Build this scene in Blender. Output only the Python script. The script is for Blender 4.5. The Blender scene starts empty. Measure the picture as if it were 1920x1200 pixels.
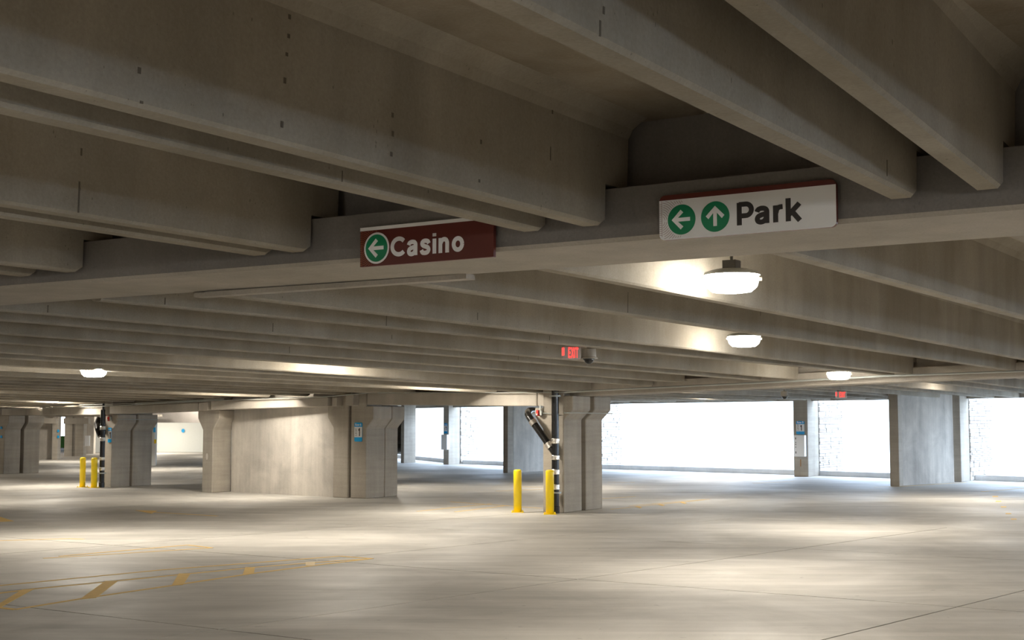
import bpy, bmesh, math, random
from math import sin, cos, tan, atan, radians, pi, sqrt
from mathutils import Vector, Matrix
random.seed(7)
S = bpy.context.scene
COL = S.collection
# ------------------------------------------------------------------ camera, world, exposure
EYE = 2.2                       # eye height over the floor slab
FPX = 2500.0                    # focal length for a 1920 px wide frame
PITCH = atan(188 / 2500.0)
cam = bpy.data.objects.new('camera', bpy.data.cameras.new('camera'))
COL.objects.link(cam)
cam.location = (0, 0, EYE)
cam.rotation_euler = (pi / 2 + PITCH, 0, 0)
cam.data.sensor_width = 36
cam.data.lens = FPX / 1920 * 36
cam.data.clip_end = 500
S.camera = cam
S.view_settings.view_transform = 'Standard'
S.view_settings.look = 'None'
S.view_settings.gamma = 1
S.view_settings.use_curve_mapping = False
S.view_settings.exposure = 0.06
S.cycles.max_bounces = 7
S.cycles.diffuse_bounces = 4
S.cycles.glossy_bounces = 2
S.cycles.use_adaptive_sampling = True
S.cycles.adaptive_threshold = 0.05
S.cycles.use_denoising = True
wd = bpy.data.worlds.new('sky'); S.world = wd
wd.use_nodes = True
wn = wd.node_tree
bg = wn.nodes['Background']
bg.inputs[0].default_value = (0.60, 0.76, 1.0, 1)
bg.inputs[1].default_value = 9.5
LAMP_W = 140.0
LAMP_COL = (1.0, 0.91, 0.77)

# ------------------------------------------------------------------ structural axes
TH = radians(32.4)              # the double tees run along T, the girders along G
T = Vector((sin(TH), cos(TH), 0)); G = Vector((cos(TH), -sin(TH), 0))
def W(s, t, z): return G * s + T * t + Vector((0, 0, z))
def ray(x, y):
    v = 600 - y
    return Vector((x - 960, FPX * cos(PITCH) - v * sin(PITCH), FPX * sin(PITCH) + v * cos(PITCH)))
def _st(P): return (P.dot(G), P.dot(T), P.z + EYE)
def onT(x, y, t): r = ray(x, y); return _st(r * (t / r.dot(T)))
def onS(x, y, s): r = ray(x, y); return _st(r * (s / r.dot(G)))
def onZ(x, y, z=0.0): r = ray(x, y); return _st(r * ((z - EYE) / r.z))
def onD(x, y, d): r = ray(x, y); return _st(r * (d / r.y))
def wz(x, y, z=0.0): return W(*onZ(x, y, z))

# ------------------------------------------------------------------ materials
def nodes(name):
    m = bpy.data.materials.new(name); m.use_nodes = True
    nt = m.node_tree
    return m, nt, nt.nodes, nt.links, nt.nodes['Principled BSDF']
def N(nd, typ, **kw):
    n = nd.new(typ)
    for k, v in kw.items(): setattr(n, k, v)
    return n
def plain(name, col, rough=0.5, metal=0.0, emit=0.0, ecol=None, noise=0.0, spec=0.5):
    m, nt, nd, lk, b = nodes(name)
    b.inputs['Base Color'].default_value = (*col, 1)
    b.inputs['Roughness'].default_value = rough
    b.inputs['Metallic'].default_value = metal
    b.inputs['Specular IOR Level'].default_value = spec
    if emit:
        b.inputs['Emission Color'].default_value = (*(ecol or col), 1)
        b.inputs['Emission Strength'].default_value = emit
    if noise:
        g = N(nd, 'ShaderNodeNewGeometry')
        t = N(nd, 'ShaderNodeTexNoise'); t.inputs['Scale'].default_value = 9; t.inputs['Detail'].default_value = 5
        lk.new(g.outputs['Position'], t.inputs['Vector'])
        r = N(nd, 'ShaderNodeMapRange')
        r.inputs[3].default_value = 1 - noise; r.inputs[4].default_value = 1 + noise
        lk.new(t.outputs[0], r.inputs[0])
        v = N(nd, 'ShaderNodeVectorMath', operation='SCALE'); v.inputs[0].default_value = col
        lk.new(r.outputs[0], v.inputs['Scale']); lk.new(v.outputs[0], b.inputs['Base Color'])
    return m
def concrete(name, c1, c2, streak=0.25, pits=0.5, rough=0.85, sc=0.7, grain=0.10, bands=0.0):
    """mottled cast concrete: broad clouds, run-down streaks, bug holes, fine grain"""
    m, nt, nd, lk, b = nodes(name)
    g = N(nd, 'ShaderNodeNewGeometry')
    def noise(scale, detail, rough_=0.55, vec=None, dist=0.0):
        t = N(nd, 'ShaderNodeTexNoise'); t.inputs['Scale'].default_value = scale
        t.inputs['Detail'].default_value = detail; t.inputs['Roughness'].default_value = rough_
        t.inputs['Distortion'].default_value = dist
        lk.new(vec or g.outputs['Position'], t.inputs['Vector']); return t
    def mp(x, a, b_, lo, hi):
        r = N(nd, 'ShaderNodeMapRange'); r.inputs[1].default_value = a; r.inputs[2].default_value = b_
        r.inputs[3].default_value = lo; r.inputs[4].default_value = hi; lk.new(x, r.inputs[0]); return r.outputs[0]
    def mul(a, c):
        n = N(nd, 'ShaderNodeMath', operation='MULTIPLY'); lk.new(a, n.inputs[0]); lk.new(c, n.inputs[1]); return n.outputs[0]
    big = noise(sc, 6, 0.6, dist=0.4)
    mix = N(nd, 'ShaderNodeMix', data_type='RGBA')
    lk.new(mp(big.outputs[0], 0.35, 0.68, 0, 1), mix.inputs[0])
    mix.inputs[6].default_value = (*c1, 1); mix.inputs[7].default_value = (*c2, 1)
    mpn = N(nd, 'ShaderNodeMapping'); mpn.inputs['Scale'].default_value = (2.6, 2.6, 0.22)
    lk.new(g.outputs['Position'], mpn.inputs['Vector'])
    st = noise(1.0, 5, 0.6, mpn.outputs[0])
    f = mp(st.outputs[0], 0.3, 0.7, 1 - streak, 1 + streak * 0.6)
    gr = noise(55, 3, 0.7)
    f = mul(f, mp(gr.outputs[0], 0.25, 0.75, 1 - grain, 1 + grain))
    if pits:
        vo = N(nd, 'ShaderNodeTexVoronoi'); vo.inputs['Scale'].default_value = 7.5
        mp3 = N(nd, 'ShaderNodeMapping'); mp3.inputs['Scale'].default_value = (1.3, 1.3, 0.6)
        lk.new(g.outputs['Position'], mp3.inputs['Vector']); lk.new(mp3.outputs[0], vo.inputs['Vector'])
        pn = noise(2.1, 2)
        rad = mp(pn.outputs[0], 0.45, 0.75, 0.01, 0.085)
        ls = N(nd, 'ShaderNodeMath', operation='LESS_THAN'); lk.new(vo.outputs['Distance'], ls.inputs[0]); lk.new(rad, ls.inputs[1])
        f = mul(f, mp(ls.outputs[0], 0, 1, 1, 1 - pits))
        vo2 = N(nd, 'ShaderNodeTexVoronoi'); vo2.inputs['Scale'].default_value = 26
        lk.new(mp3.outputs[0], vo2.inputs['Vector'])
        pn2 = noise(3.7, 2)
        ls2 = N(nd, 'ShaderNodeMath', operation='LESS_THAN'); lk.new(vo2.outputs['Distance'], ls2.inputs[0])
        lk.new(mp(pn2.outputs[0], 0.5, 0.75, 0.0, 0.2), ls2.inputs[1])
        f = mul(f, mp(ls2.outputs[0], 0, 1, 1, 1 - pits * .8))
    if bands:
        mpb = N(nd, 'ShaderNodeMapping'); mpb.inputs['Scale'].default_value = (0.6, 0.6, 9)
        lk.new(g.outputs['Position'], mpb.inputs['Vector'])
        bn = noise(1.0, 3, 0.6, mpb.outputs[0])
        f = mul(f, mp(bn.outputs[0], 0.3, 0.7, 1 - bands, 1 + bands * 0.5))
    v = N(nd, 'ShaderNodeVectorMath', operation='SCALE')
    lk.new(mix.outputs[2], v.inputs[0]); lk.new(f, v.inputs['Scale']); lk.new(v.outputs[0], b.inputs['Base Color'])
    b.inputs['Roughness'].default_value = rough
    b.inputs['Specular IOR Level'].default_value = 0.25
    bp = N(nd, 'ShaderNodeBump'); bp.inputs['Strength'].default_value = 0.25; bp.inputs['Distance'].default_value = 0.01
    fn = noise(22, 5, 0.65); lk.new(fn.outputs[0], bp.inputs['Height']); lk.new(bp.outputs[0], b.inputs['Normal'])
    return m
M = {}
M['tee'] = concrete('tee_concrete', (0.295, 0.258, 0.202), (0.38, 0.347, 0.292), 0.13, 0.45)
M['girder'] = concrete('girder_concrete', (0.39, 0.355, 0.30), (0.46, 0.42, 0.365), 0.12, 0.2)
M['column'] = concrete('column_concrete', (0.37, 0.33, 0.275), (0.46, 0.42, 0.36), 0.14, 0.15, bands=0.10)
M['wall'] = concrete('wall_concrete', (0.42, 0.39, 0.35), (0.60, 0.56, 0.50), 0.22, 0.1, sc=0.9)
M['girder_shaded'] = concrete('girder_side_shaded', (0.20, 0.185, 0.17), (0.27, 0.25, 0.235), 0.12, 0.2)  # greyer girder sides, with shade painted into their colour
M['deck'] = concrete('deck_concrete', (0.27, 0.225, 0.165), (0.38, 0.335, 0.27), 0.08, 0.0, sc=1.2)
M['curb'] = concrete('curb_concrete', (0.70, 0.70, 0.70), (0.78, 0.78, 0.78), 0.08, 0)
def floor_mat():
    m, nt, nd, lk, b = nodes('slab_concrete')
    g = N(nd, 'ShaderNodeNewGeometry')
    def noise(scale, detail, rough_=0.55, vec=None, dist=0.0):
        t = N(nd, 'ShaderNodeTexNoise'); t.inputs['Scale'].default_value = scale
        t.inputs['Detail'].default_value = detail; t.inputs['Roughness'].default_value = rough_
        t.inputs['Distortion'].default_value = dist
        lk.new(vec or g.outputs['Position'], t.inputs['Vector']); return t
    def mp(x, a, b_, lo, hi):
        r = N(nd, 'ShaderNodeMapRange'); r.inputs[1].default_value = a; r.inputs[2].default_value = b_
        r.inputs[3].default_value = lo; r.inputs[4].default_value = hi; lk.new(x, r.inputs[0]); return r.outputs[0]
    def mul(a, c):
        n = N(nd, 'ShaderNodeMath', operation='MULTIPLY'); lk.new(a, n.inputs[0]); lk.new(c, n.inputs[1]); return n.outputs[0]
    a = noise(0.33, 6, 0.6, dist=0.6)
    mix = N(nd, 'ShaderNodeMix', data_type='RGBA')
    lk.new(mp(a.outputs[0], 0.36, 0.66, 0, 1), mix.inputs[0])
    mix.inputs[6].default_value = (0.42, 0.40, 0.365, 1); mix.inputs[7].default_value = (0.58, 0.555, 0.51, 1)
    rot = N(nd, 'ShaderNodeMapping'); rot.inputs['Rotation'].default_value = (0, 0, 0.45)
    rot.inputs['Scale'].default_value = (0.25, 2.0, 1)
    lk.new(g.outputs['Position'], rot.inputs['Vector'])
    ty = noise(1.0, 5, 0.6, rot.outputs[0], 0.8)
    f = mp(ty.outputs[0], 0.35, 0.65, 0.84, 1.06)
    gr = noise(70, 3, 0.7); f = mul(f, mp(gr.outputs[0], 0.25, 0.75, 0.93, 1.07))
    sp = noise(16, 2); f = mul(f, mp(sp.outputs[0], 0.76, 0.80, 1.0, 1.35))
    ds = noise(5, 3, 0.5); f = mul(f, mp(ds.outputs[0], 0.24, 0.30, 0.7, 1.0))
    v = N(nd, 'ShaderNodeVectorMath', operation='SCALE')
    lk.new(mix.outputs[2], v.inputs[0]); lk.new(f, v.inputs['Scale']); lk.new(v.outputs[0], b.inputs['Base Color'])
    lk.new(mp(a.outputs[0], 0.35, 0.65, 0.68, 0.50), b.inputs['Roughness'])
    b.inputs['Specular IOR Level'].default_value = 0.32
    bp = N(nd, 'ShaderNodeBump'); bp.inputs['Strength'].default_value = 0.12; bp.inputs['Distance'].default_value = 0.02
    fn = noise(1.3, 4, 0.5); lk.new(fn.outputs[0], bp.inputs['Height']); lk.new(bp.outputs[0], b.inputs['Normal'])
    return m
M['floor'] = floor_mat()
M['joint'] = plain('joint_sealant', (0.05, 0.045, 0.04), 0.9)
M['stone'] = concrete('ledge_stone', (0.58, 0.54, 0.49), (0.78, 0.75, 0.71), 0.1, 0.1, sc=4.0)
M['mortar'] = plain('stone_mortar', (0.30, 0.27, 0.25), 0.95)  # even dark colour for the joints between the stones
M['white_wall'] = plain('white_painted_wall', (0.80, 0.82, 0.78), 0.8, noise=0.03)
M['paint'] = plain('yellow_floor_paint', (0.76, 0.53, 0.20), 0.8, noise=0.12, spec=0.15)
M['paint_pale'] = plain('worn_pale_paint', (0.82, 0.68, 0.45), 0.8, noise=0.12, spec=0.15)
M['yellow'] = plain('bollard_yellow', (0.93, 0.68, 0.01), 0.32)
M['black'] = plain('black_drain_pipe', (0.012, 0.011, 0.010), 0.22)
M['silver'] = plain('stainless_band', (0.72, 0.68, 0.62), 0.28, 0.9)
M['galv'] = plain('galvanised_conduit', (0.42, 0.44, 0.42), 0.45, 0.5)
M['darkmetal'] = plain('dark_fixture_metal', (0.09, 0.085, 0.075), 0.5)
M['beige'] = plain('beige_housing', (0.34, 0.31, 0.26), 0.5)
M['dome'] = plain('smoked_dome', (0.012, 0.012, 0.014), 0.06)
M['red'] = plain('alarm_red', (0.75, 0.03, 0.02), 0.4)
M['white'] = plain('white_enamel', (0.82, 0.82, 0.82), 0.45)
M['lens'] = plain('lit_lens', (1, 0.95, 0.85), 0.4, emit=100, ecol=(1, 0.94, 0.84))
M['maroon'] = plain('maroon_sign_face', (0.13, 0.022, 0.014), 0.4)
M['sign_white'] = plain('white_sign_face', (0.95, 0.95, 0.95), 0.4)
M['green'] = plain('green_sign_disc', (0.0, 0.25, 0.10), 0.4)
M['ink'] = plain('black_sign_ink', (0.022, 0.016, 0.014), 0.45)
M['orange_line'] = plain('copper_line', (0.48, 0.17, 0.07), 0.45)
M['maroon_line'] = plain('maroon_line', (0.30, 0.13, 0.11), 0.45)
M['blue'] = plain('sky_blue_sign', (0.0, 0.40, 0.85), 0.4)
M['plaque'] = plain('plaque_white', (0.85, 0.86, 0.88), 0.4)
M['exit_red'] = plain('exit_letters', (1, 0.08, 0.07), 0.4, emit=1.3, ecol=(1, 0.07, 0.06))
M['acrylic'] = plain('exit_acrylic', (0.50, 0.43, 0.40), 0.25)
M['grass'] = plain('grass', (0.06, 0.16, 0.02), 0.9, noise=0.3)
M['brown_tone'] = plain('brown_streak_tone', (0.35, 0.20, 0.10), 0.9)
M['mark'] = plain('dark_casting_mark', (0.13, 0.11, 0.085), 0.95)
M['patch'] = plain('grout_patch', (0.60, 0.57, 0.52), 0.8)

# ------------------------------------------------------------------ mesh helpers
def put(name, vs, fs, mat, parent=None, origin=None, bevel=0.0, smooth=False, mats=None, fm=None):
    """vs are world points; the object's origin goes to the base centre"""
    if origin is None:
        xs = [v[0] for v in vs]; ys = [v[1] for v in vs]; zs = [v[2] for v in vs]
        origin = Vector(((min(xs) + max(xs)) / 2, (min(ys) + max(ys)) / 2, min(zs)))
    me = bpy.data.meshes.new(name)
    me.from_pydata([tuple(Vector(v) - origin) for v in vs], [], fs)
    bm = bmesh.new(); bm.from_mesh(me)
    bmesh.ops.recalc_face_normals(bm, faces=bm.faces)
    if bevel:
        es = [e for e in bm.edges if len(e.link_faces) == 2 and e.calc_face_angle(0) > 0.6]
        bmesh.ops.bevel(bm, geom=es, offset=bevel, segments=1, affect='EDGES', clamp_overlap=True)
    bm.to_mesh(me); bm.free()
    me.materials.append(mat)
    if smooth:
        for p in me.polygons: p.use_smooth = True
    o = bpy.data.objects.new(name, me); COL.objects.link(o)
    if parent is not None:
        o.parent = parent; o.location = origin - parent.location
        pp = parent.parent
        if pp is not None: o.location = origin - (pp.location + parent.location)
    else: o.location = origin
    return o
def tag(o, label=None, cat=None, group=None, kind=None):
    if label: o['label'] = label
    if cat: o['category'] = cat
    if group: o['group'] = group
    if kind: o['kind'] = kind
    return o
def thing(name, loc, label, cat, group=None):
    o = bpy.data.objects.new(name, None); COL.objects.link(o); o.location = loc
    o.empty_display_size = 0.1
    return tag(o, label, cat, group)
def loft(secs, caps=True):
    n = len(secs[0]); vs = [v for s in secs for v in s]; fs = []
    for k in range(len(secs) - 1):
        for i in range(n):
            j = (i + 1) % n
            fs.append((k * n + i, k * n + j, (k + 1) * n + j, (k + 1) * n + i))
    if caps:
        fs.append(tuple(range(n))[::-1]); fs.append(tuple((len(secs) - 1) * n + i for i in range(n)))
    return vs, fs
def merge(*parts):
    vs, fs = [], []
    for v, f in parts:
        o = len(vs); vs += list(v); fs += [tuple(i + o for i in q) for q in f]
    return vs, fs
def box(s0, s1, t0, t1, z0, z1):
    a = [W(s0, t0, z0), W(s1, t0, z0), W(s1, t1, z0), W(s0, t1, z0)]
    b = [W(s0, t0, z1), W(s1, t0, z1), W(s1, t1, z1), W(s0, t1, z1)]
    return loft([a, b])
def prism(pts, axis_vec):                     # closed loop of world points swept along axis_vec
    return loft([list(pts), [Vector(p) + axis_vec for p in pts]])
def cyl(p0, p1, r, n=20, r1=None, caps=True):
    p0 = Vector(p0); p1 = Vector(p1); d = (p1 - p0).normalized()
    a = d.orthogonal().normalized(); b = d.cross(a)
    r1 = r if r1 is None else r1
    return loft([[p0 + (a * cos(2 * pi * i / n) + b * sin(2 * pi * i / n)) * r for i in range(n)],
                 [p1 + (a * cos(2 * pi * i / n) + b * sin(2 * pi * i / n)) * r1 for i in range(n)]], caps)
def tube(pts, r, n=14):
    pts = [Vector(p) for p in pts]; secs = []
    d0 = (pts[1] - pts[0]).normalized(); a = d0.orthogonal().normalized()
    for i, p in enumerate(pts):
        d = (pts[min(i + 1, len(pts) - 1)] - pts[max(i - 1, 0)]).normalized()
        a = (a - d * a.dot(d)).normalized(); b = d.cross(a)
        secs.append([p + (a * cos(2 * pi * k / n) + b * sin(2 * pi * k / n)) * r for k in range(n)])
    return loft(secs)
def lathe(base, prof, n=28):
    secs = [[Vector(base) + Vector((r * cos(2 * pi * k / n), r * sin(2 * pi * k / n), z)) for k in range(n)] for r, z in prof]
    return loft(secs)

# ------------------------------------------------------------------ floor slab with sawn joints
flr = put('floor', *box(-112, 32, -26, 100, -0.30, -0.03), M['joint']); tag(flr, kind='structure')
slab_n = 0
def slab(s0, s1, t0, t1, sl):
    g = 0.014
    q = [(s0 + sl * (t0 - 10.4) + g, t0 + g), (s1 + sl * (t0 - 10.4) - g, t0 + g), (s1 + sl * (t1 - 10.4) - g, t1 - g), (s0 + sl * (t1 - 10.4) + g, t1 - g)]
    put('floor_slab', *loft([[W(s, t, -0.029) for s, t in q], [W(s, t, 0) for s, t in q]]), M['floor'], flr)
TJ = [-7.2, -1.3, 4.5, 10.4, 16.3, 22.2, 28.1]
SJ = [-33.8, -29.1, -24.4, -19.7, -15.0, -10.27, -5.12, 0.1, 5.0, 9.9]
for i in range(len(TJ) - 1):
    for j in range(len(SJ) - 1): slab(SJ[j], SJ[j + 1], TJ[i], TJ[i + 1], 0.17)
def field(q):   # a big outer field of the same slab
    put('floor_slab', *loft([[W(s, t, -0.029) for s, t in q], [W(s, t, 0) for s, t in q]]), M['floor'], flr)
sl = 0.17
lo, hi = TJ[0], TJ[-1]
field([(-112, lo), (SJ[0] + sl * (lo - 10.4) - .006, lo), (SJ[0] + sl * (hi - 10.4) - .006, hi), (-112, hi)])
field([(SJ[-1] + sl * (lo - 10.4) + .006, lo), (32, lo), (32, hi), (SJ[-1] + sl * (hi - 10.4) + .006, hi)])
field([(-112, -26), (32, -26), (32, lo - .006), (-112, lo - .006)])
field([(-112, hi + .006), (32, hi + .006), (32, 100), (-112, 100)])

# ------------------------------------------------------------------ deck over everything, perimeter
ep = [(640, 851), (779, 864), (831, 870), (943, 874.5), (1140, 881), (1489, 892), (1668, 898.5), (1819, 902), (1920, 906)]
EX = [onZ(x, y)[:2] for x, y in ep]                       # foot of the kerb along the open facade
d_ = (EX[-1][0] - EX[-3][0], EX[-1][1] - EX[-3][1])
EX.append((EX[-1][0] + d_[0] * 6, EX[-1][1] + d_[1] * 6))
LI = 0.05                                                   # the lintel line stands this far inside the kerb
facade = [(s, t - LI + .25) for s, t in EX]
poly = [(-112, -26), (40, -26), (40, facade[-1][1])] + facade[::-1] + [(-50, facade[0][1]), (-50, 100), (-112, 100)]
roof = put('ceiling', *loft([[W(s, t, 4.36) for s, t in poly], [W(s, t, 4.6) for s, t in poly]]), M['deck']); tag(roof, kind='structure')
for nm, b in (('wall_left', merge(box(-80.4, -80, -26, 61, -.03, 4.36), box(-80.4, -80, 71, 100, -.03, 4.36), box(-80.4, -80, 61, 71, 2.75, 4.36))),
              ('wall_back', box(-80, 40, -26.4, -26, -.03, 4.36)),
              ('wall_right', box(40, 40.4, -26, EX[-1][1] - 2, -.03, 4.36)),
              ('wall_front', box(-80, -50, 100, 100.4, -.03, 4.36)), ('wall_side', box(-50.4, -50, EX[0][1] - 1, 100, -.03, 4.36))):
    tag(put(nm, *b, M['wall']), kind='structure')

# ------------------------------------------------------------------ the big inverted-tee girder carrying the signs
g0 = -62.0; g1 = 14.0
def it_girder(name, A, B, zb0, zb1, zl, zt, w, wl, label, chamf=0.025, drop=0.0):
    """inverted tee girder from A to B (s,t) front edge; zb bottom heights at the ends"""
    (s0, t0), (s1, t1) = A, B
    def sec(s, t, zb):
        zz = zb + zl
        p = [(t + chamf, zb), (t + w - chamf, zb), (t + w, zb + chamf), (t + w, zz), (t + w - wl, zz), (t + w - wl, zb + zt), (t + wl, zb + zt), (t + wl, zz), (t, zz), (t, zb + chamf)]
        return [W(s, a, z) for a, z in p]
    return sec
sec = it_girder('', (g0, 7.3), (g1, 7.3), 3.31, 3.31, 0.335, 0.86, 1.10, 0.36, '')
gird = thing('concrete_girder', W(-24, 7.85, 3.31), 'long inverted tee concrete girder across the picture carrying the brown sign and the white sign', 'girder')
put('girder_beam', *loft([sec(g0, 7.3, 3.31), sec(-30, 7.3, 3.325), sec(-9.8, 7.3, 3.33), sec(-4.6, 7.3, 3.308), sec(g1, 7.3, 3.312)]), M['girder'], gird)
_gb = gird.children[0]; _gb.data.materials.append(M['girder_shaded'])
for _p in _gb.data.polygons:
    if abs(_p.normal.z) < .3: _p.material_index = 1  # upright faces take the concrete with painted-in shade
a, b = onZ(372, 556, 3.285), onZ(882, 521, 3.285)
put('formwork_strip', *box(a[0], b[0], 8.33, 8.45, 3.275, 3.312), M['girder'], gird)  # formwork strip below the girder's back edge
tag(gird.children[-1] if gird.children else gird)

# ------------------------------------------------------------------ double tees
def stem(parent, P0, P1, z_off_top=0.73, t_wall=None, dap=None, dap0=None, half=0.068):
    """web of a double tee: P0,P1=(s,t,z) of the centre of its bottom edge at both ends"""
    prof = [(-half + .016, 0), (half - .016, 0), (half, .018), (half + .012, .60), (half + .045, .66), (half + .12, .71), (half + .2, z_off_top + .02),
            (-half - .2, z_off_top + .02), (-half - .12, .71), (-half - .045, .66), (-half - .012, .60), (-half, .018)]
    def section(P, lift=0.0):
        s, t, z = P
        return [W(s + a, t, z + max(h, lift)) for a, h in prof]
    (s0, t0, z0), (s1, t1, z1) = P0, P1
    L = t1 - t0
    secs = []
    def at(t):
        k = (t - t0) / L
        return (s0 + (s1 - s0) * k, t, z0 + (z1 - z0) * k)
    # dapped ends rest on the girder ledges
    if dap0: secs += [section(at(t0 - dap0), .27), section(at(t0 - .001), .27)]
    secs += [section(at(t0)), section(at(t1 - .06)), section(at(t1), .045)]
    if dap: secs += [section(at(t1 + .001), .27), section(at(t1 + dap), .27)]
    return put('stem', *loft(secs), M['tee'], parent)
def flange(parent, q0, q1, th=0.12):
    """q0: ((sl,z),(sr,z),t) near edge, q1: far edge"""
    (a, b, t0), (c, d, t1) = q0, q1
    bot = [W(a[0], t0, a[1]), W(b[0], t0, b[1]), W(d[0], t1, d[1]), W(c[0], t1, c[1])]
    return put('deck_flange', *prism(bot, Vector((0, 0, th))), M['deck'], parent)

HT = 0.73
# near bay: (s of stem centre) measured at the girder ledge, bottoms at 3.40
near_pairs = [
    ((-6.40, -4.43), 'wide double tee of the near bay, stem ends left and just right of the brown sign'),
    ((-3.995, -2.065), 'double tee of the near bay with its two stems either side of the white sign'),
    ((-8.84, -6.77), 'double tee of the near bay whose stems end left of the brown sign under the dark gap'),
    ((-11.35, -9.42), 'double tee of the near bay at the far left, low stem end above the girder'),
    ((-1.61, 0.33), 'double tee of the near bay at the upper right corner of the picture'),
]
near_stem_obj = {}
near_all = sorted(s for p, _ in near_pairs for s in p)
ns = -13.75
extra = []
while ns > -46:
    extra.append(((ns - 1.95, ns), None)); ns -= 2.42
extra.append(((0.80, 2.75), None)); extra.append(((3.25, 5.2), None))
for k, (pr, lab) in enumerate(near_pairs + extra):
    sl_, sr = pr
    if lab is None:
        lab = 'double tee of the near bay outside the picture, row continuing beside the others'
    c = (sl_ + sr) / 2
    root = thing('double_tee_beam', W(c, -2, 3.4), lab, 'ceiling beam', 'precast double tees before the sign girder')
    t_near = -24.0
    for s in pr:
        if abs(s + 1.61) < .01: stem(root, (s, -3.0, 3.80), (s, 7.27, 3.41), dap=.30)
        else: near_stem_obj[s] = stem(root, (s, t_near, 3.40), (s, 7.27, 3.405), dap=.30)
    l, r = sl_ - .225, sr + .225
    zf = 3.40 + HT
    flange(root, ((l, zf), (r, zf), t_near), ((l, zf), (r, zf), 7.66))

# far bay: stems measured in the photograph (start at the girder's back edge, end on the far girders)
def line_at(pa, pb, t, z):
    """s such that (s,t,z) lies in the plane through the eye and the picture line pa-pb"""
    n = ray(*pa).cross(ray(*pb))
    # n . (G s + T t + k(z-EYE)) = 0
    return -(n.dot(T) * t + n.z * (z - EYE)) / n.dot(G)
TOPLINE = [(-400, 776), (10, 767), (210, 762), (395, 752.5), (610, 745), (690, 738), (1045, 737), (1400, 730)]
GLINE = [(-5.0, 27.7), (-16.2, 27.8), (-23.7, 29.7), (-29.6, 29.75), (-34.7, 30.2), (-46.5, 35.2), (-70, 44)]
def gl_t(s):
    for (a, ta), (b, tb) in zip(GLINE, GLINE[1:]):
        if s >= b: return ta + (tb - ta) * (s - a) / (b - a)
    return GLINE[-1][1]
def isect(pa, pb, poly):
    m = (pb[1] - pa[1]) / (pb[0] - pa[0])
    for (x0, y0), (x1, y1) in zip(poly, poly[1:]):
        f0 = y0 - (pa[1] + m * (x0 - pa[0])); f1 = y1 - (pa[1] + m * (x1 - pa[0]))
        if f0 * f1 <= 0 and f0 != f1:
            k = f0 / (f0 - f1); return (x0 + (x1 - x0) * k, y0 + (y1 - y0) * k)
    return None
far = []     # (start s, (end s,t,z))
def far_stem(pa, pb, zfar=None, endpx=None, z0=3.31):
    s0 = line_at(pa, pb, 8.4, z0)
    if endpx is not None:
        e = onT(endpx[0], endpx[1], 27.9)
    elif zfar is not None:
        e = (line_at(pa, pb, 27.9, zfar), 27.9, zfar)
    else:
        px = isect(pa, pb, TOPLINE); t = 29.0
        for _ in range(8):
            e = onT(px[0], px[1], t); t = gl_t(e[0])
    far.append((s0, e))
far_stem((1898, 446), (1920, 457.5), zfar=3.33)
far_stem((1600, 517.5), (1920, 600.7), zfar=3.30)
far_stem((1010, 508), (1920, 676), zfar=3.24)
far_stem((733, 531.7), (1892, 694), endpx=(1896, 696))
far_stem((370, 553), (1703, 703), endpx=(1703, 703))
far_stem((167, 565), (1549, 693.5), zfar=3.13)
far_stem((0, 585), (1488, 712), endpx=(1488, 712))
far_stem((0, 603), (1422, 714.5), zfar=3.07)
far_stem((0, 628), (1276, 718), endpx=(1276, 718))
far_stem((0, 645), (1190, 723), zfar=2.98)
far_stem((0, 663), (1072, 731.5), endpx=(1072, 731.5))
for y0, y5 in ((673, 705), (687, 714.5), (696, 721), (706, 729), (712, 732)):
    far_stem((0, y0), (560, y5))
# the rows continue to the left with the same pitch
while far[-1][0] > -52:
    a, b = far[-2], far[-1]
    s0 = b[0] - 1.68; se = b[1][0] - 1.55
    far.append((s0, (se, gl_t(se), max(2.45, b[1][2] - 0.022))))
ORD = ['first', 'second', 'third', 'fourth', 'fifth', 'sixth', 'seventh', 'eighth', 'ninth', 'tenth', 'eleventh', 'twelfth']
far_stem_obj = {}
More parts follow.
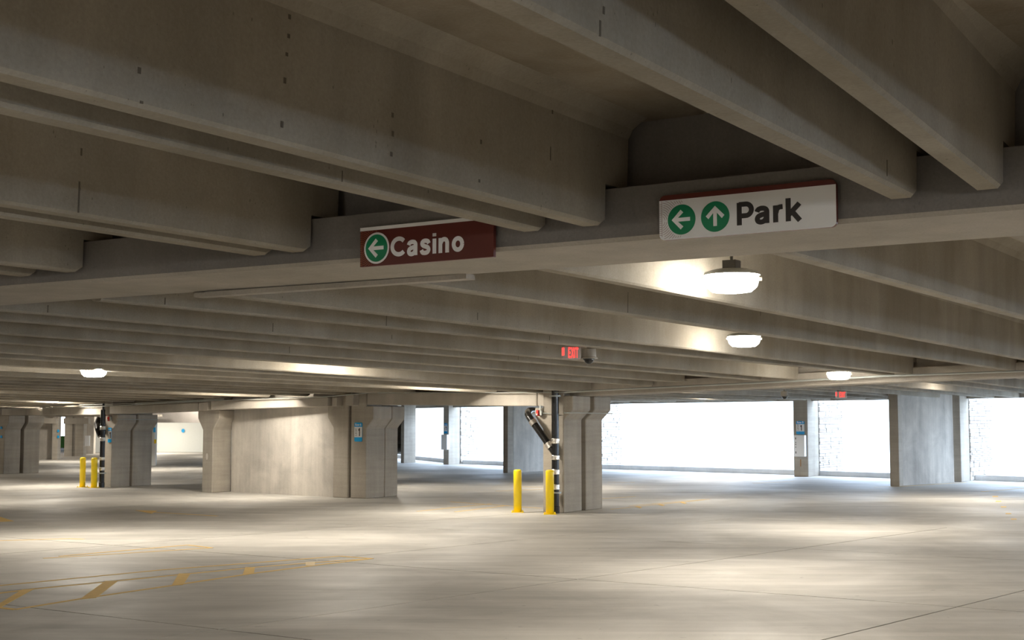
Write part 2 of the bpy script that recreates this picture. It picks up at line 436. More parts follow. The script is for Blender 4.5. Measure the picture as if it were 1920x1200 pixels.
# pair them: (0) | (1,2) (3,4) ...
pairs = [(None, 0)] + [(i + 1, i) for i in range(1, len(far) - 1, 2)]
for k, (il, ir) in enumerate(pairs):
    Rr = far[ir]
    if il is None: Ll = (Rr[0] - 0.3, (Rr[1][0] - 0.3, Rr[1][1], Rr[1][2])); Rr2 = (Rr[0] + 1.9, (Rr[1][0] + 1.9, 27.9, Rr[1][2]))
    else: Ll = far[il]
    if k < 12: lab = '%s double tee beam from the right behind the girder with the signs' % ORD[k]
    else: lab = 'distant double tee beam at the far left behind the sign girder'
    root = thing('double_tee_beam', W((Ll[0] + Rr[0]) / 2, 18, 3.2), lab, 'ceiling beam', 'precast double tees behind the sign girder')
    st = [Rr] if il is None else [Ll, Rr]
    if il is None: st.append(Rr2)
    for s0, e in st:
        far_stem_obj[next((i_ for i_, f_ in enumerate(far) if f_[0] == s0), -1)] = stem(root, (s0 + .05, 8.42, 3.315), (e[0] + .05, e[1] - .03, e[2]), dap=.25, dap0=.3)
    nl = far[il + 1] if il is not None and il + 1 < len(far) else (Ll[0] - .4, (Ll[1][0] - .4, Ll[1][1], Ll[1][2]))
    nr = far[ir - 1] if ir > 0 else Rr2
    def mid(p, q): return ((p[0] + q[0]) / 2, (p[1][0] + q[1][0]) / 2, (p[1][2] + q[1][2]) / 2)
    lm = mid(Ll, nl) if il is not None else (Rr[0] - .75, Rr[1][0] - .75, Rr[1][2])
    rm = mid(Rr, nr) if ir > 0 else (Rr[0] + 2.5, Rr[1][0] + 2.5, Rr[1][2])
    far_t = max(Ll[1][1], Rr[1][1]) + .25
    flange(root, ((lm[0], 3.315 + HT), (rm[0], 3.315 + HT), 8.1), ((lm[1], lm[2] + HT), (rm[1], rm[2] + HT), far_t))

# casting marks seen on the webs: dark form joints and chipped bug holes
def web_mark(root_stem, a, b, x, y0, y1, wd, name, zb=3.4):
    """a + b*t is the s position of the web face"""
    def hit(y):
        r = ray(x, y); k = r.dot(G) / r.dot(T); t = a / (k - b); return (a + b * t, t, r.z * (t / r.dot(T)) + EYE)
    p, q = hit(y1), hit(y0)
    f = lambda z_: p[0] - .074 + .068 + .012 * min(1, max(0, (z_ - zb) / .6)) + .0015
    zl = max(p[2], zb + .02)
    vs = [W(f(z_) - d_, p[1] + w_, z_) for z_ in (zl, max(q[2], zl + .01)) for d_, w_ in ((0, -wd / 2), (0, wd / 2), (.01, wd / 2), (.01, -wd / 2))]
    put(name, vs, [(0, 1, 2, 3), (4, 7, 6, 5), (0, 4, 5, 1), (1, 5, 6, 2), (2, 6, 7, 3), (3, 7, 4, 0)], M['mark'], root_stem)
tees = [o for o in COL.objects if o.name.startswith('double_tee_beam')]
def far_mark(i, x, y0, y1, wd=.012, name='form_joint'):
    s0, e = far[i]; b = (e[0] - s0) / (e[1] - 8.42); a = s0 + .05 + .074 - b * 8.42
    tt = a / ((ray(x, y1).dot(G) / ray(x, y1).dot(T)) - b)
    web_mark(far_stem_obj[i], a, b, x, y0, y1, wd, name, 3.315 + (e[2] - 3.315) * (tt - 8.42) / (e[1] - 8.42))
for i, x, y0, y1 in ((3, 1178, 548, 588), (4, 896, 586, 600), (5, 725, 590, 612), (5, 1031, 630, 638), (6, 512, 606, 622), (5, 310, 558, 572), (6, 90, 572, 588),
                     (7, 972, 667, 675), (8, 543, 650, 662), (4, 1384, 645, 655), (8, 714, 681, 687), (3, 1426, 583, 592), (6, 735, 628, 636), (9, 1273, 681, 700)):
    if i in far_stem_obj: far_mark(i, x, y0, y1)
def near_mark(s_c, x, y0, y1, wd=.012, name='form_joint'):
    web_mark(near_stem_obj[s_c], s_c + .074, 0.0, x, y0, y1, wd, name)
near_mark(-6.40, 148, 340, 400); near_mark(-6.40, 152, 278, 292); near_mark(-4.43, 643, 320, 352, .006)
for x, y, h in ((262, 132, 12), (541, 32, 9), (540, 68, 8), (537, 102, 7), (534, 151, 11), (530, 233, 12), (736, 216, 9), (737, 251, 10), (735, 289, 8), (902, 266, 8), (1032, 288, 26), (1034, 210, 8), (267, 196, 8), (900, 339, 6)):
    near_mark(-3.995, x, y - h / 2, y + h / 2, .016 if h < 20 else .008, 'surface_chip')
near_mark(-2.065, 1128, 38, 70, .01, 'surface_chip'); near_mark(-2.065, 1134, 12, 26, .012, 'surface_chip'); near_mark(-2.065, 1665, 300, 330, .006, 'surface_chip')

# ------------------------------------------------------------------ columns with corbels
def column(root, sl, sr, t0, t1, zc, zt, left=None, right=None, bev=0.018):
    """one precast column: profile in the s-z plane with corbels, extruded along t.
       left/right = (reach, z_top, z_vert, z_toe)"""
    p = [(sl, 0), (sr, 0)]
    if right: r, a, b, c = right; p += [(sr, c), (sr + r, b), (sr + r, a), (sr, a)]
    p += [(sr, zt), (sl, zt)]
    if left: r, a, b, c = left; p += [(sl, a), (sl - r, a), (sl - r, b), (sl, c)]
    return put('column_shaft', *prism([W(s, t0, z) for s, z in p], T * (t1 - t0)), M['column'], root, bevel=bev)
def zpx(x, y, t): return onT(x, y, t)[2]
def spx(x, t, y=900): return onT(x, y, t)[0]
def tpx(x, s, y=900): return onS(x, y, s)[1]
# P1
t1 = 27.65; sL, sR = spx(1018, t1), spx(1057.5, t1)
r1 = thing('concrete_column', W((sL + sR) / 2, t1 + .9, 0), 'paired corbel columns behind the two nearest yellow bollards and the black drain pipe', 'column')
cr = (.25, 2.785, 2.45, 2.21); cl = (.225, 2.50, 2.30, 1.98)
ta = tpx(1091, sR); tb = tpx(1098.7, sR); tc = tpx(1129.5, sR)
column(r1, sL, sR, t1, ta, 0, 3.55, cl, cr); column(r1, sL, sR, tb, tc, 0, 3.55, cl, cr)
# P2
t2 = 29.7
z = lambda y, x=686, t=t2: zpx(x, y, t)
sA, sB, sC, sD = spx(624, t2), spx(652, t2), spx(657, t2), spx(686, t2)
r2 = thing('concrete_column', W((sA + sD) / 2, t2 + .5, 0), 'paired corbel columns at the right end of the concrete wall, with a blue and white level plaque', 'column')
column(r2, sA, sB, t2, t2 + .7, 0, 3.45, (.22, z(762), z(783), z(802)), None)
column(r2, sC, sD, t2 + .0, tpx(721, sD), 0, 3.45, None, (.25, z(761.5), z(785), z(803)))
column(r2, sC, sD + .01, tpx(721.5, sD), tpx(745, sD), 0, 3.45, None, (.25, z(761.5), z(785), z(803)))
# P3
t3 = 29.65; z = lambda y: zpx(398, y, t3)
sA, sB = spx(378.5, t3), spx(398, t3)
r3 = thing('concrete_column', W((sA + sB) / 2, t3 + .5, 0), 'single corbel column at the left end of the concrete wall, pale oval patch low on it', 'column')
column(r3, sA, sB, t3, tpx(433.5, sB), 0, 3.35, (.22, z(769), z(784), z(806)), (.25, z(769), z(784), z(806)))
a = onT(388, 856, t3)
o = put('grout_patch', *loft([[W(a[0] + .045 * cos(q * pi / 8), t3 - e, a[2] + .10 * sin(q * pi / 8)) for q in range(16)] for e in (.004, -.005)]), M['patch'], r3)
P3 = (sA, sB)
# P4
t4 = 30.2; z = lambda y: zpx(208, y, t4)
sA, sB = spx(196.5, t4), spx(208, t4)
r4 = thing('concrete_column', W((sA + sB) / 2, t4 + .8, 0), 'paired corbel columns behind the left pair of yellow bollards, with a narrow blue plaque', 'column')
k4 = ((.22, z(777), z(792), z(808)), (.25, z(777), z(792), z(808)))
column(r4, sA - .1, sB, t4, tpx(243.6, sB), 0, 3.2, *k4)
column(r4, sA - .1, sB, tpx(247.6, sB), tpx(284, sB), 0, 3.2, *k4)
P4 = (sA, sB)
# P5
t5 = 35.2; z = lambda y: zpx(6, y, t5)
sA, sB = spx(-8, t5), spx(6, t5)
r5 = thing('concrete_column', W((sA + sB) / 2, t5 + .9, 0), 'paired corbel columns at the left edge of the picture', 'column')
k5 = ((.22, z(779), z(793), z(806)), (.25, z(779), z(793), z(806)))
column(r5, sA - .2, sB, t5, tpx(36.7, sB), 0, 3.2, *k5)
column(r5, sA - .2, sB, tpx(42.7, sB), tpx(72.7, sB), 0, 3.2, *k5)
P5 = (sA, sB)

# concrete infill wall between P3 and P2
sw = put('wall_infill', *loft([[W(P3[1] + .15, 30.3, 0), W(spx(626, t2), 29.78, 0), W(spx(626, t2), 30.0, 0), W(P3[1] + .15, 30.52, 0)],
                              [W(P3[1] + .15, 30.3, 3.3), W(spx(626, t2), 29.78, 3.3), W(spx(626, t2), 30.0, 3.3), W(P3[1] + .15, 30.52, 3.3)]]), M['wall'])
tag(sw, kind='structure')

# ------------------------------------------------------------------ far girders
def spandrel(name, A, B, zb, zt, th, label, m='girder', bev=.015):
    (s0, t0), (s1, t1) = A, B
    d = Vector((s1 - s0, t1 - t0, 0)).normalized(); n = (-d.y * th, d.x * th)
    if n[1] < 0: n = (-n[0], -n[1])
    q = [(s0, t0), (s1, t1), (s1 + n[0], t1 + n[1]), (s0 + n[0], t0 + n[1])]
    zb = zb if isinstance(zb, tuple) else (zb, zb); zt = zt if isinstance(zt, tuple) else (zt, zt)
    zbs = [zb[0], zb[1], zb[1], zb[0]]; zts = [zt[0], zt[1], zt[1], zt[0]]
    o = put(name, *loft([[W(s, t, z_) for (s, t), z_ in zip(q, zbs)], [W(s, t, z_) for (s, t), z_ in zip(q, zts)]]), M[m], bevel=bev)
    return tag(o, label, 'girder') if label else o
def girder_px(xl, yl_top, yl_bot, xr, yr_top, yr_bot, tl, tr, label, th=.75):
    A = onT(xl, yl_bot, tl); B = onT(xr, yr_bot, tr)
    A2 = onT(xl, yl_top, tl); B2 = onT(xr, yr_top, tr)
    return spandrel('concrete_girder', (A[0], tl), (B[0], tr), (A[2], B[2]), (A2[2], B2[2]), th, label)
girder_px(688, 737, 759, 1006, 737, 761.5, 29.55, 27.78, 'pale concrete girder between the column with the level plaque and the drain pipe column')
girder_px(1007.5, 737, 761.5, 1028, 737, 761.5, 27.78, 27.66, 'short girder end block just left of the drain pipe top')
girder_px(395, 752, 768.5, 614, 745, 762, 29.35, 29.35, 'pale concrete girder over the infill wall')
girder_px(622, 745, 762, 631, 744, 761.5, 29.45, 29.45, 'small concrete bearing block left of the level plaque column', .7)
girder_px(648, 739, 760.5, 662, 738.5, 760.5, 29.45, 29.45, 'wider concrete bearing block above the level plaque', .7)
girder_px(372, 755, 770, 389, 753, 769.5, 29.4, 29.35, 'girder end block above the single corbel column', .7)
girder_px(205, 762, 776, 371, 755, 770, 29.9, 29.45, 'pale concrete girder between the left bollards and the single corbel column')
girder_px(3, 767, 779, 198, 762, 777.5, 34.9, 30.0, 'concrete girder spanning the far left columns')
girder_px(-330, 774, 786, -2, 767, 779, 38.5, 34.95, 'concrete girder running out of the picture at the far left')
# filler pieces closing the pockets behind (upper webs of these girders)
for A, B in (((-16.6, 28.3), (-23.7, 30.1)), ((-23.7, 30.1), (-34.7, 30.6)), ((-34.7, 30.6), (-46.5, 35.5)), ((-46.5, 35.5), (-70, 45))):
    pass
up = []
pts = [(-16.7, 28.5), (-23.7, 30.4), (-29.6, 30.5), (-34.7, 31.1), (-46.5, 36.1), (-70, 45.1)]
for (a, b) in zip(pts, pts[1:]):
    o = spandrel('trim_%d' % (len(up) + 1), a, b, 2.75 if len(up) < 1 else 2.62, 4.36, .35, None, 'deck', 0)
    tag(o, kind='structure'); up.append(o)
# girder right of the drain pipe column
A = onT(1075, 742.5, 27.6); B = onT(1920, 704.5, 27.4)
m_ = (B[2] - A[2]) / (B[0] - A[0])
def g2sec(s, t, zb):
    p = [(t + .02, zb), (t + .88, zb), (t + .9, zb + .02), (t + .9, zb + .28), (t + .62, zb + .28), (t + .62, zb + 1.5), (t + .28, zb + 1.5), (t + .28, zb + .28), (t, zb + .28), (t, zb + .02)]
    return [W(s, a, z_) for a, z_ in p]
o = put('concrete_girder', *loft([g2sec(A[0] - .35, 27.95, A[2] + .0), g2sec(B[0] + 1, 27.75, B[2] + m_ * 1), g2sec(16, 27.6, B[2] + .2)]), M['girder'])
tag(o, 'inverted tee girder running right from the drain pipe column to the picture edge', 'girder')

# ------------------------------------------------------------------ exterior bay
LT = []
for (x, y), (s_, t_) in zip([(640, 770), (779, 765.5), (831, 764), (943, 762.5), (1140, 757.3), (1489, 752), (1668, 749.5), (1819, 747.2), (1920, 745.8)], EX):
    LT.append((s_, t_ - LI, onT(x, y, t_ - LI)[2]))
LT.append((EX[-1][0], EX[-1][1] - LI, 2.9))
for (i, (a, b)) in enumerate(zip(EX, EX[1:])):
    o = spandrel('trim_%d' % (20 + i), (a[0], a[1] + .75), (b[0], b[1] + .75), 0, .20, .22, None, 'curb', .01); tag(o, kind='structure')
    A, B = LT[i], LT[i + 1]
    o = spandrel('trim_%d' % (40 + i), A[:2], B[:2], (A[2], B[2]), (4.36, 4.36), .25, None, 'girder', 0); tag(o, kind='structure')
# exterior bay tees
def ex_t(s):
    for (a, ta), (b, tb) in zip(EX, EX[1:]):
        if s <= b: return ta + (tb - ta) * (s - a) / (b - a)
    return EX[-1][1]
k = 0; s = 4.0
while s > -58:
    root = thing('double_tee_beam', W(s, 38, 3.0), 'double tee beam of the outer bay above the daylit openings', 'ceiling beam', 'precast double tees of the outer bay')
    for ds in (0.35, 1.85):
        te = ex_t(s + ds) - LI - .05
        t0 = (28.9 if s > -16 else gl_t(s) + 1.3)
        za = 3.12 if s > -16 else 2.95
        stem(root, (s + ds, t0, za), (s + ds, te, 2.985))
    flange(root, ((s - .1, za + HT), (s + 2.3, za + HT), t0), ((s - .1, 2.985 + HT), (s + 2.3, 2.985 + HT), max(ex_t(s), ex_t(s + 2.2)) - LI + .1))
    s -= 2.42

def plain_column(xl, xr, t, zt, depth, label, base=None):
    sl, sr = spx(xl, t), spx(xr, t)
    o = put('concrete_column', *box(sl, sr, t, t + depth, 0, zt), M['column'], bevel=.015)
    tag(o, label, 'column'); return sl, sr
# column C1500 with plaque and cabinet
tC = onZ(1489, 893.5)[1]
sC0, sC1 = spx(1489, tC), spx(1516, tC)
c1500 = put('concrete_column', *box(sC0, sC1, tC, tpx(1536, sC1), 0, 3.3), M['column'], bevel=.015)
tag(c1500, 'slim concrete column with a white cabinet between the bright openings', 'column')
tF = 44.7
sF0, sF1 = spx(1669, tF), spx(1686.5, tF)
o = put('concrete_column', *box(sF0, sF1, tF, tF + .45, 0, 3.3), M['column'], bevel=.015)
tag(o, 'slim brown-lit column at the near end of the bluish wall on the right', 'column')
fa, fb = onZ(1687, 910.8), onZ(1789.5, 904)
o = put('wall_right_fin', *loft([[W(fa[0], fa[1], z_), W(fb[0], fb[1], z_), W(fb[0] - .25, fb[1], z_), W(fa[0] - .25, fa[1] + .1, z_)] for z_ in (0, 3.3)]), M['wall']); tag(o, kind='structure')
tX = fb[1] + .12
s_a, s_b = spx(1789, tX), spx(1803, tX)
XR = (s_b, min(tpx(1819, s_b), tX + 2.2))
o = put('concrete_column', *box(s_a, s_b, tX, XR[1], 0, 3.3), M['column'], bevel=.015)
tag(o, 'column at the facade end of the bluish wall on the right, dark face beside a pale one', 'column')
# C945 with its wall
tG = onZ(943, 886.7)[1]
s0_, s1_ = spx(943, tG), spx(952, tG)
o = put('concrete_column', *box(s0_, s1_, tG, tG + .45, 0, 3.2), M['column'], bevel=.015)
tag(o, 'slim column at the near end of the grey-blue wall left of the drain pipe', 'column')
o = put('wall_left_fin', *box(s1_ - .25, s1_, tG + .45, tG + 7.2, 0, 3.2), M['wall']); tag(o, kind='structure')
# C835
tH = onZ(831, 871)[1]
h0, h1 = spx(831, tH), spx(841, tH)
c835 = put('concrete_column', *box(h0, h1, tH, tpx(862, h1), 0, 3.2), M['column'], bevel=.012)
tag(c835, 'far slim column with a cabinet between the two small bright openings', 'column')
# C750
tI = onZ(750, 868)[1]
i0, i1 = spx(751, tI), spx(757, tI)
o = put('concrete_column', *box(i0, i1, tI, tpx(779, i1), 0, 3.2), M['column'], bevel=.012)
tag(o, 'far column beside the corbel of the level plaque columns, bluish side', 'column')
# ------------------------------------------------------------------ stone wing walls outside
def wing(px0, px1, s_face, t_start, label, single):
    t_a = t_start + .05; t_b = tpx(px1, s_face)
    t_b = max(t_a + 1.6, min(t_b, t_a + 4.2))
    root = thing('stone_wing_wall', W(s_face - .3, (t_a + t_b) / 2, 0), label, 'stone wall')
    put('wall_core', *box(s_face - .6, s_face - .05, t_a, t_b, 0, 3.1), M['mortar'], root)
    rnd = random.Random(int(px0)); z_ = 0.0; parts = []
    while z_ < 3.05:
        h = rnd.choice((.07, .09, .12, .16)); t = t_a
        while t < t_b - .02:
            w = min(rnd.uniform(.22, .75), t_b - t)
            if t_b - t - w < .12: w = t_b - t
            pr = rnd.uniform(-.02, .035); g = .009
            bx = box(s_face - .1, s_face + pr, t + g, t + w - g, z_ + g, min(3.08, z_ + h - g))
            if single: put('stone', *bx, M['stone'], root)
            else: parts.append(bx)
            t += w
        # outer corner return
        z_ += h
    if parts: tag(put('stones', *merge(*parts), M['stone'], root), kind='stuff')
wing(1819, 1866, XR[0] + .02, XR[1], 'stacked ledge stone wing wall outside the right-hand opening', True)
wing(1536, 1585, sC1 + .02, tpx(1536, sC1), 'washed-out stone wing wall outside, right of the column with the white cabinet', False)
wing(862, 900, h1 + .02, tpx(862, h1), 'stone wing wall outside the small opening left of the grey-blue wall', False)
sq = onZ(1110, 880)[0]
wing(1112, 1168, sq, onZ(1110, 880)[1] + .3, 'washed-out stone wing wall outside, right of the drain pipe column', False)
# pale retaining wall and ground outside
gnd = put('ground_outside', *loft([[W(-48, 59, -.04), W(40, 47, -.04), W(60, 130, -.04), W(-48, 130, -.04)], [W(-48, 59, -.02), W(40, 47, -.02), W(60, 130, -.02), W(-48, 130, -.02)]]), M['curb'])
tag(gnd, kind='structure')
rw = spandrel('wall_outside', (-49, 74), (40, 62), 0, 5.0, .3, None, 'white_wall', 0); tag(rw, kind='structure')

# ------------------------------------------------------------------ far left background
def back_box(x0, x1, d, y0, y1, name, m, th=.4, label=None, cat=None, kind=None, z0=None):
    a = onD(x0, y1, d); b = onD(x1, y0, d)
    za = 0 if z0 is not None else a[2]
    p0 = Vector(W(*a)); p1 = Vector(W(*b))
    vs = [(p0.x, d, za), (p1.x, d, za), (p1.x, d + th, za), (p0.x, d + th, za)]
    v2 = [(x, y, b[2]) for x, y, _ in vs]
    o = put(name, *loft([[Vector(v) for v in vs], [Vector(v) for v in v2]]), M[m])
    return tag(o, label, cat, kind=kind)
back_box(284, 440, 93, 760, 847, 'wall_far_white', 'white_wall', kind='structure', z0=0)
back_box(270, 440, 62, 735, 792.5, 'concrete_girder', 'girder_shaded', label='shadowed crossbeam seen through the opening left of the single corbel column', cat='girder')  # shade on this beam is painted in by the darker material
back_box(176, 200, 93, 770, 847, 'wall_far_pale', 'white_wall', kind='structure', z0=0)
back_box(158, 177, 88, 770, 846, 'wall_far_grey', 'wall', kind='structure', z0=0)
back_box(70, 99, 75.5, 760, 861, 'wall_far_panel', 'wall', kind='structure', z0=0)
back_box(97, 110, 74.8, 760, 861, 'concrete_column', 'column', label='far slim column with two tiny blue marks behind the far left columns', cat='column', z0=0, th=.5)
o = back_box(120, 137, 82, 760, 854.5, 'concrete_column', 'column', label='left one of the distant corbel column pair seen past the left bollards', cat='column', z0=0, th=.6)
o = back_box(140, 158, 82, 760, 854.5, 'concrete_column', 'column', label='right one of the distant corbel column pair seen past the left bollards', cat='column', z0=0, th=.6)
back_box(119, 166, 81.8, 784, 795, 'concrete_girder', 'girder', label='distant pale girder over the corbel column pair at the far left', cat='girder')
back_box(74, 105, 74.6, 784, 794, 'concrete_girder', 'girder', label='distant pale girder stub beside the far left columns', cat='girder')
back_box(159, 167, 81.6, 817, 836.5, 'white_cabinet', 'white', th=.25, label='white wall cabinet on the distant corbel column pair', cat='cabinet')
back_box(60, 300, 61, 777, 781.5, 'trim_90', 'girder', kind='structure')
back_box(100, 130, 108, 818, 846, 'hedge', 'grass', th=2, label='green hedge outside seen through the gap at the far left', cat='hedge')
back_box(60, 175, 100, 841, 844, 'guard_rail', 'white', th=.1, label='white low rail in front of the hedge', cat='rail')
# small round blue mark on the far white wall
a = W(*onD(343, 807.5, 92.9))
o = put('wall_notice', *loft([[a + Vector((.11 * cos(q * pi / 8), e, .13 * sin(q * pi / 8))) for q in range(16)] for e in (0, .03)]), M['blue'])
tag(o, 'small round blue notice on the far white wall', 'sign')
# light column just right of P4 with board, cap and notice on it
back_box(281, 292, 65.1, 740, 872, 'concrete_column', 'white_wall', th=.4, label='pale column half hidden right of the left corbel columns, holding the white board', cat='column', z0=0)
back_box(285.5, 292.5, 65, 831.5, 872, 'white_board', 'white', th=.08, label='narrow white board standing right of the left corbel columns', cat='board', z0=0)
back_box(289, 292.5, 65, 824, 831.5, 'yellow_post_cap', 'yellow', th=.08, label='yellow cap above the narrow white board', cat='cap')

# ------------------------------------------------------------------ lamps
def lamp(s, t, z, label, ztop=4.1, watts=None, spread=None):
    P = W(s, t, z)
    root = thing('ceiling_lamp', P, label, 'lamp', 'garage lamps between the tee stems')
    put('lens', *lathe(P, [(.09, -.12), (.17, -.11), (.215, -.07), (.235, 0), (.21, .045)]), M['lens'], root, smooth=True)
    put('housing', *lathe(P + Vector((0, 0, .03)), [(.215, .0), (.245, .0), (.235, .025), (.15, .05), (.07, .055)]), M['galv'], root, smooth=False)
    put('junction_box', *[q for q in box(s - .06, s + .06, t - .06, t + .06, z + .085, z + .16)], M['darkmetal'], root)
    put('hanger', *cyl(P + Vector((0, 0, .15)), P + Vector((0, 0, ztop - z)), .014, 10), M['darkmetal'], root)
    put('ear', *cyl(P + Vector((-.26, 0, 0)), P + Vector((-.21, 0, 0)), .018, 8), M['silver'], root)
    put('ear', *cyl(P + Vector((.21, 0, 0)), P + Vector((.26, 0, 0)), .018, 8), M['silver'], root)
    L = bpy.data.lights.new('lamp_light', 'AREA'); L.shape = 'DISK'; L.size = .40
    L.energy = watts or LAMP_W; L.color = LAMP_COL
    lo_ = bpy.data.objects.new('lamp_light', L); COL.objects.link(lo_); lo_.parent = root; lo_.location = (0, 0, -.135)
    if spread: L.spread = radians(spread)
    return root
q = onD(1372, 523, 11.45); lamp(q[0], q[1], q[2], 'largest lamp, glowing under the white sign')
q = onD(1395, 635, 19.3); lamp(q[0], q[1], q[2], 'middle lamp of the three on the right, below the largest one')
lamp(-8.9, 26.4, 3.14, 'lowest right lamp, close in front of the far girder')
q = onD(176, 697, 25); lamp(q[0], q[1], q[2] + .02, 'small lamp at the left above the yellow bollard pair')
def cavity(s, t):
    """middle of the pocket between two neighbouring webs of the far bay"""
    k = (t - 8.4) / 19.5; ss = sorted(a + (e[0] - a) * k for a, e in far)
    return min(((p + q) / 2 for p, q in zip(ss, ss[1:]) if q - p > 1.2), key=lambda c: abs(c - s))
for s, t, z_, lb in ((-31, 11.2, 3.8, 'lamp beyond the left picture edge near the sign girder'), (-40, 13, 3.7, 'lamp far beyond the left picture edge near the sign girder'),
                 (3.5, 11.2, 3.7, 'lamp beyond the right picture edge near the sign girder'), (0.5, 19, 3.7, 'lamp beyond the right picture edge in mid bay'), (0.5, 26, 3.5, 'lamp beyond the right picture edge by the far girder'),
                 (-16.5, 19.5, 3.62, 'lamp tucked between webs making the glow left of the EXIT sign'), (-33, 21.5, 3.5, 'lamp beyond the left edge in mid bay'), (-42, 23, 3.35, 'far lamp beyond the left edge in mid bay'),
                 (-18.5, 26.2, 3.34, 'lamp hidden before the girder left of the drain pipe'), (-26.8, 28.0, 3.25, 'lamp hidden before the girder over the infill wall'),
                 (-37.5, 29.6, 3.02, 'lamp hidden before the far left girder'), (-46, 33, 3.05, 'lamp hidden at the left edge before the far left girder')):
    lamp(cavity(s, t) if s < 0 else s, t, z_, lb, ztop=z_ + .3, spread=None if t > 15 else 140)
for s, t in ((-14, -1.5), (-5.2, -1.5), (1.9, -1.5), (10, -1.5), (-14, -12), (-5.2, -12), (1.9, -12), (-24, 0), (-34, 0), (-19.5, 3.2)):
    side = {-34: 'farthest left of the camera', -24: 'far left of the camera', -14: 'left of the camera', -5.2: 'just left of the camera', 1.9: 'just right of the camera', 10: 'far right of the camera', -19.5: 'left, nearest the sign girder'}[s]
    lamp(s, t, 3.36, watts=105, label='unseen near-bay lamp %s, %s' % (side, 'behind it' if t < -5 else 'level with it'))
for s, t, lb in ((-15, 33.5, 'added lamp of the outer bay just behind the drain pipe column, right'), (-27, 35, 'added lamp of the outer bay just behind the level plaque columns'), (-4, 33, 'lamp of the outer bay beyond the right picture edge'), (-20, 46, 'lamp of the outer bay near the long bright opening'), (-22, 38, 'lamp of the outer bay behind the drain pipe column'), (-9, 38, 'lamp of the outer bay behind the right far girder'), (-33, 40, 'lamp of the outer bay behind the infill wall'),  # the first two are unseen lamps added to brighten the outer bay
             (-45, 44, 'lamp behind the single corbel column'), (-58, 48, 'lamp behind the left bollard columns'), (-58, 60, 'added lamp in the far left yard bay'), (-70, 50, 'added lamp behind the far left columns'), (-68, 62, 'added lamp before the far white wall'), (-56, 36, 'added lamp behind the columns at the left picture edge'), (-52, 30, 'added lamp left of the columns at the left picture edge'), (-46, 41, 'added lamp behind the paired columns at the left edge')):  # far-left lamps are unseen, added to lighten the walls and columns there
    lamp(s, t, 3.3, lb, ztop=4.3, watts=380 if s < -60 else None)  # extra watts added far left to brighten the white wall

# ------------------------------------------------------------------ bollards
def bollard(x, y, h, label, r=.085):
    p = wz(x, y); root = thing('bollard', p, label, 'bollard', 'yellow steel bollards')
    put('post', *lathe(p, [(r, .015), (r, h - .05), (r * .96, h - .025), (r * .8, h - .006), (r * .45, h)], 24), M['yellow'], root, smooth=True)
    b = .15
    put('base_plate', *loft([[p + Vector((dx, dy, z_)) for dx, dy in ((-b, -b), (b, -b), (b, b), (-b, b))] for z_ in (0, .016)]), M['yellow'], root)
    for dx, dy in ((-.12, -.12), (.12, -.12), (.12, .12), (-.12, .12)):
        put('bolt', *cyl(p + Vector((dx, dy, .016)), p + Vector((dx, dy, .045)), .014, 8), M['yellow'], root)
    return root
bollard(970.5, 960.5, 1.02, 'yellow bollard standing free left of the drain pipe column', .098)
bollard(1031, 964.2, 1.035, 'yellow bollard right in front of the black drain pipe', .098)
bollard(154.5, 913.5, .98, 'left one of the two far yellow bollards', .095)
bollard(176, 914.5, .98, 'right one of the two far yellow bollards, next to the thin black pipe', .10)

# ------------------------------------------------------------------ drain pipes
def pipe_stack(x, y_base, t, r, ztop, bands, label, diag=None, rings=()):
    s, _, z0 = onT(x, y_base, t); base = W(s, t, 0)
    root = thing('drain_pipe', base, label, 'pipe')
    put('riser', *cyl(base, base + Vector((0, 0, ztop)), r, 24), M['black'], root, smooth=False)
    for y0, y1 in bands:
        a = onT(x, y0, t)[2]; b = onT(x, y1, t)[2]
        put('coupling', *lathe(base + Vector((0, 0, b)), [(r + .006, 0), (r + .012, .01), (r + .007, (a - b) * .48), (r + .014, (a - b) * .52), (r + .012, a - b - .01), (r + .006, a - b)], 24), M['silver'], root)
    for y in rings:
        z_ = onT(x, y, t)[2]
        put('clamp', *lathe(base + Vector((0, 0, z_)), [(r + .05, 0), (r + .05, .035), (r + .01, .035)], 20), M['galv'], root)
    put('foot_sleeve', *lathe(base, [(r + .012, 0), (r + .012, .16), (r, .17)], 20), M['black'], root)
    return root, s, base
tp = 27.47
pipe, ps, pb = pipe_stack(1041.5, 962, tp, .088, 3.4, [(822, 831.5), (853.5, 862), (880, 889.5), (908, 918)], 'black drain pipe with silver bands and slanting branch on the column', rings=(744, 925))
j0 = W(*onT(1040, 849, tp)); j1 = W(*onT(997.5, 789, tp))
d = (j1 - j0)
el = [j0, j0 + d * .5, j1, W(*onT(993, 782.5, tp + .02)), W(*onT(990, 777, tp + .08)), W(*onT(990, 773, tp + .2)), W(*onT(992.5, 770.5, tp + .38)), W(*onT(997, 770, tp + .6)), W(*onT(1004, 770.5, tp + .95)), W(*onT(1012, 771, tp + 1.5))]
put('branch', *tube(el, .083, 20), M['black'], pipe)
for k0, k1 in ((.16, .30), (.88, 1.0)):
    put('coupling', *cyl(j0 + d * k0, j0 + d * k1, .095, 24), M['silver'], pipe)
tp4 = 30.0
pipe4, s4_, pb4 = pipe_stack(190.5, 913.5, tp4, .082, 2.55, [(799, 805.5), (820, 827), (857, 863), (876, 882)], 'black drain pipe with silver bands behind the left bollards', rings=(888,))
put('branch', *tube([W(*onT(189, 818, tp4)), W(*onT(184, 805, tp4)), W(*onT(182, 795, tp4 + .1)), W(*onT(186, 784, tp4 + .2))], .10, 14), M['black'], pipe4)
put('vent', *cyl(pb4 + Vector((0, 0, 2.4)), pb4 + Vector((0, 0, 2.75)), .035, 12), M['black'], pipe4)

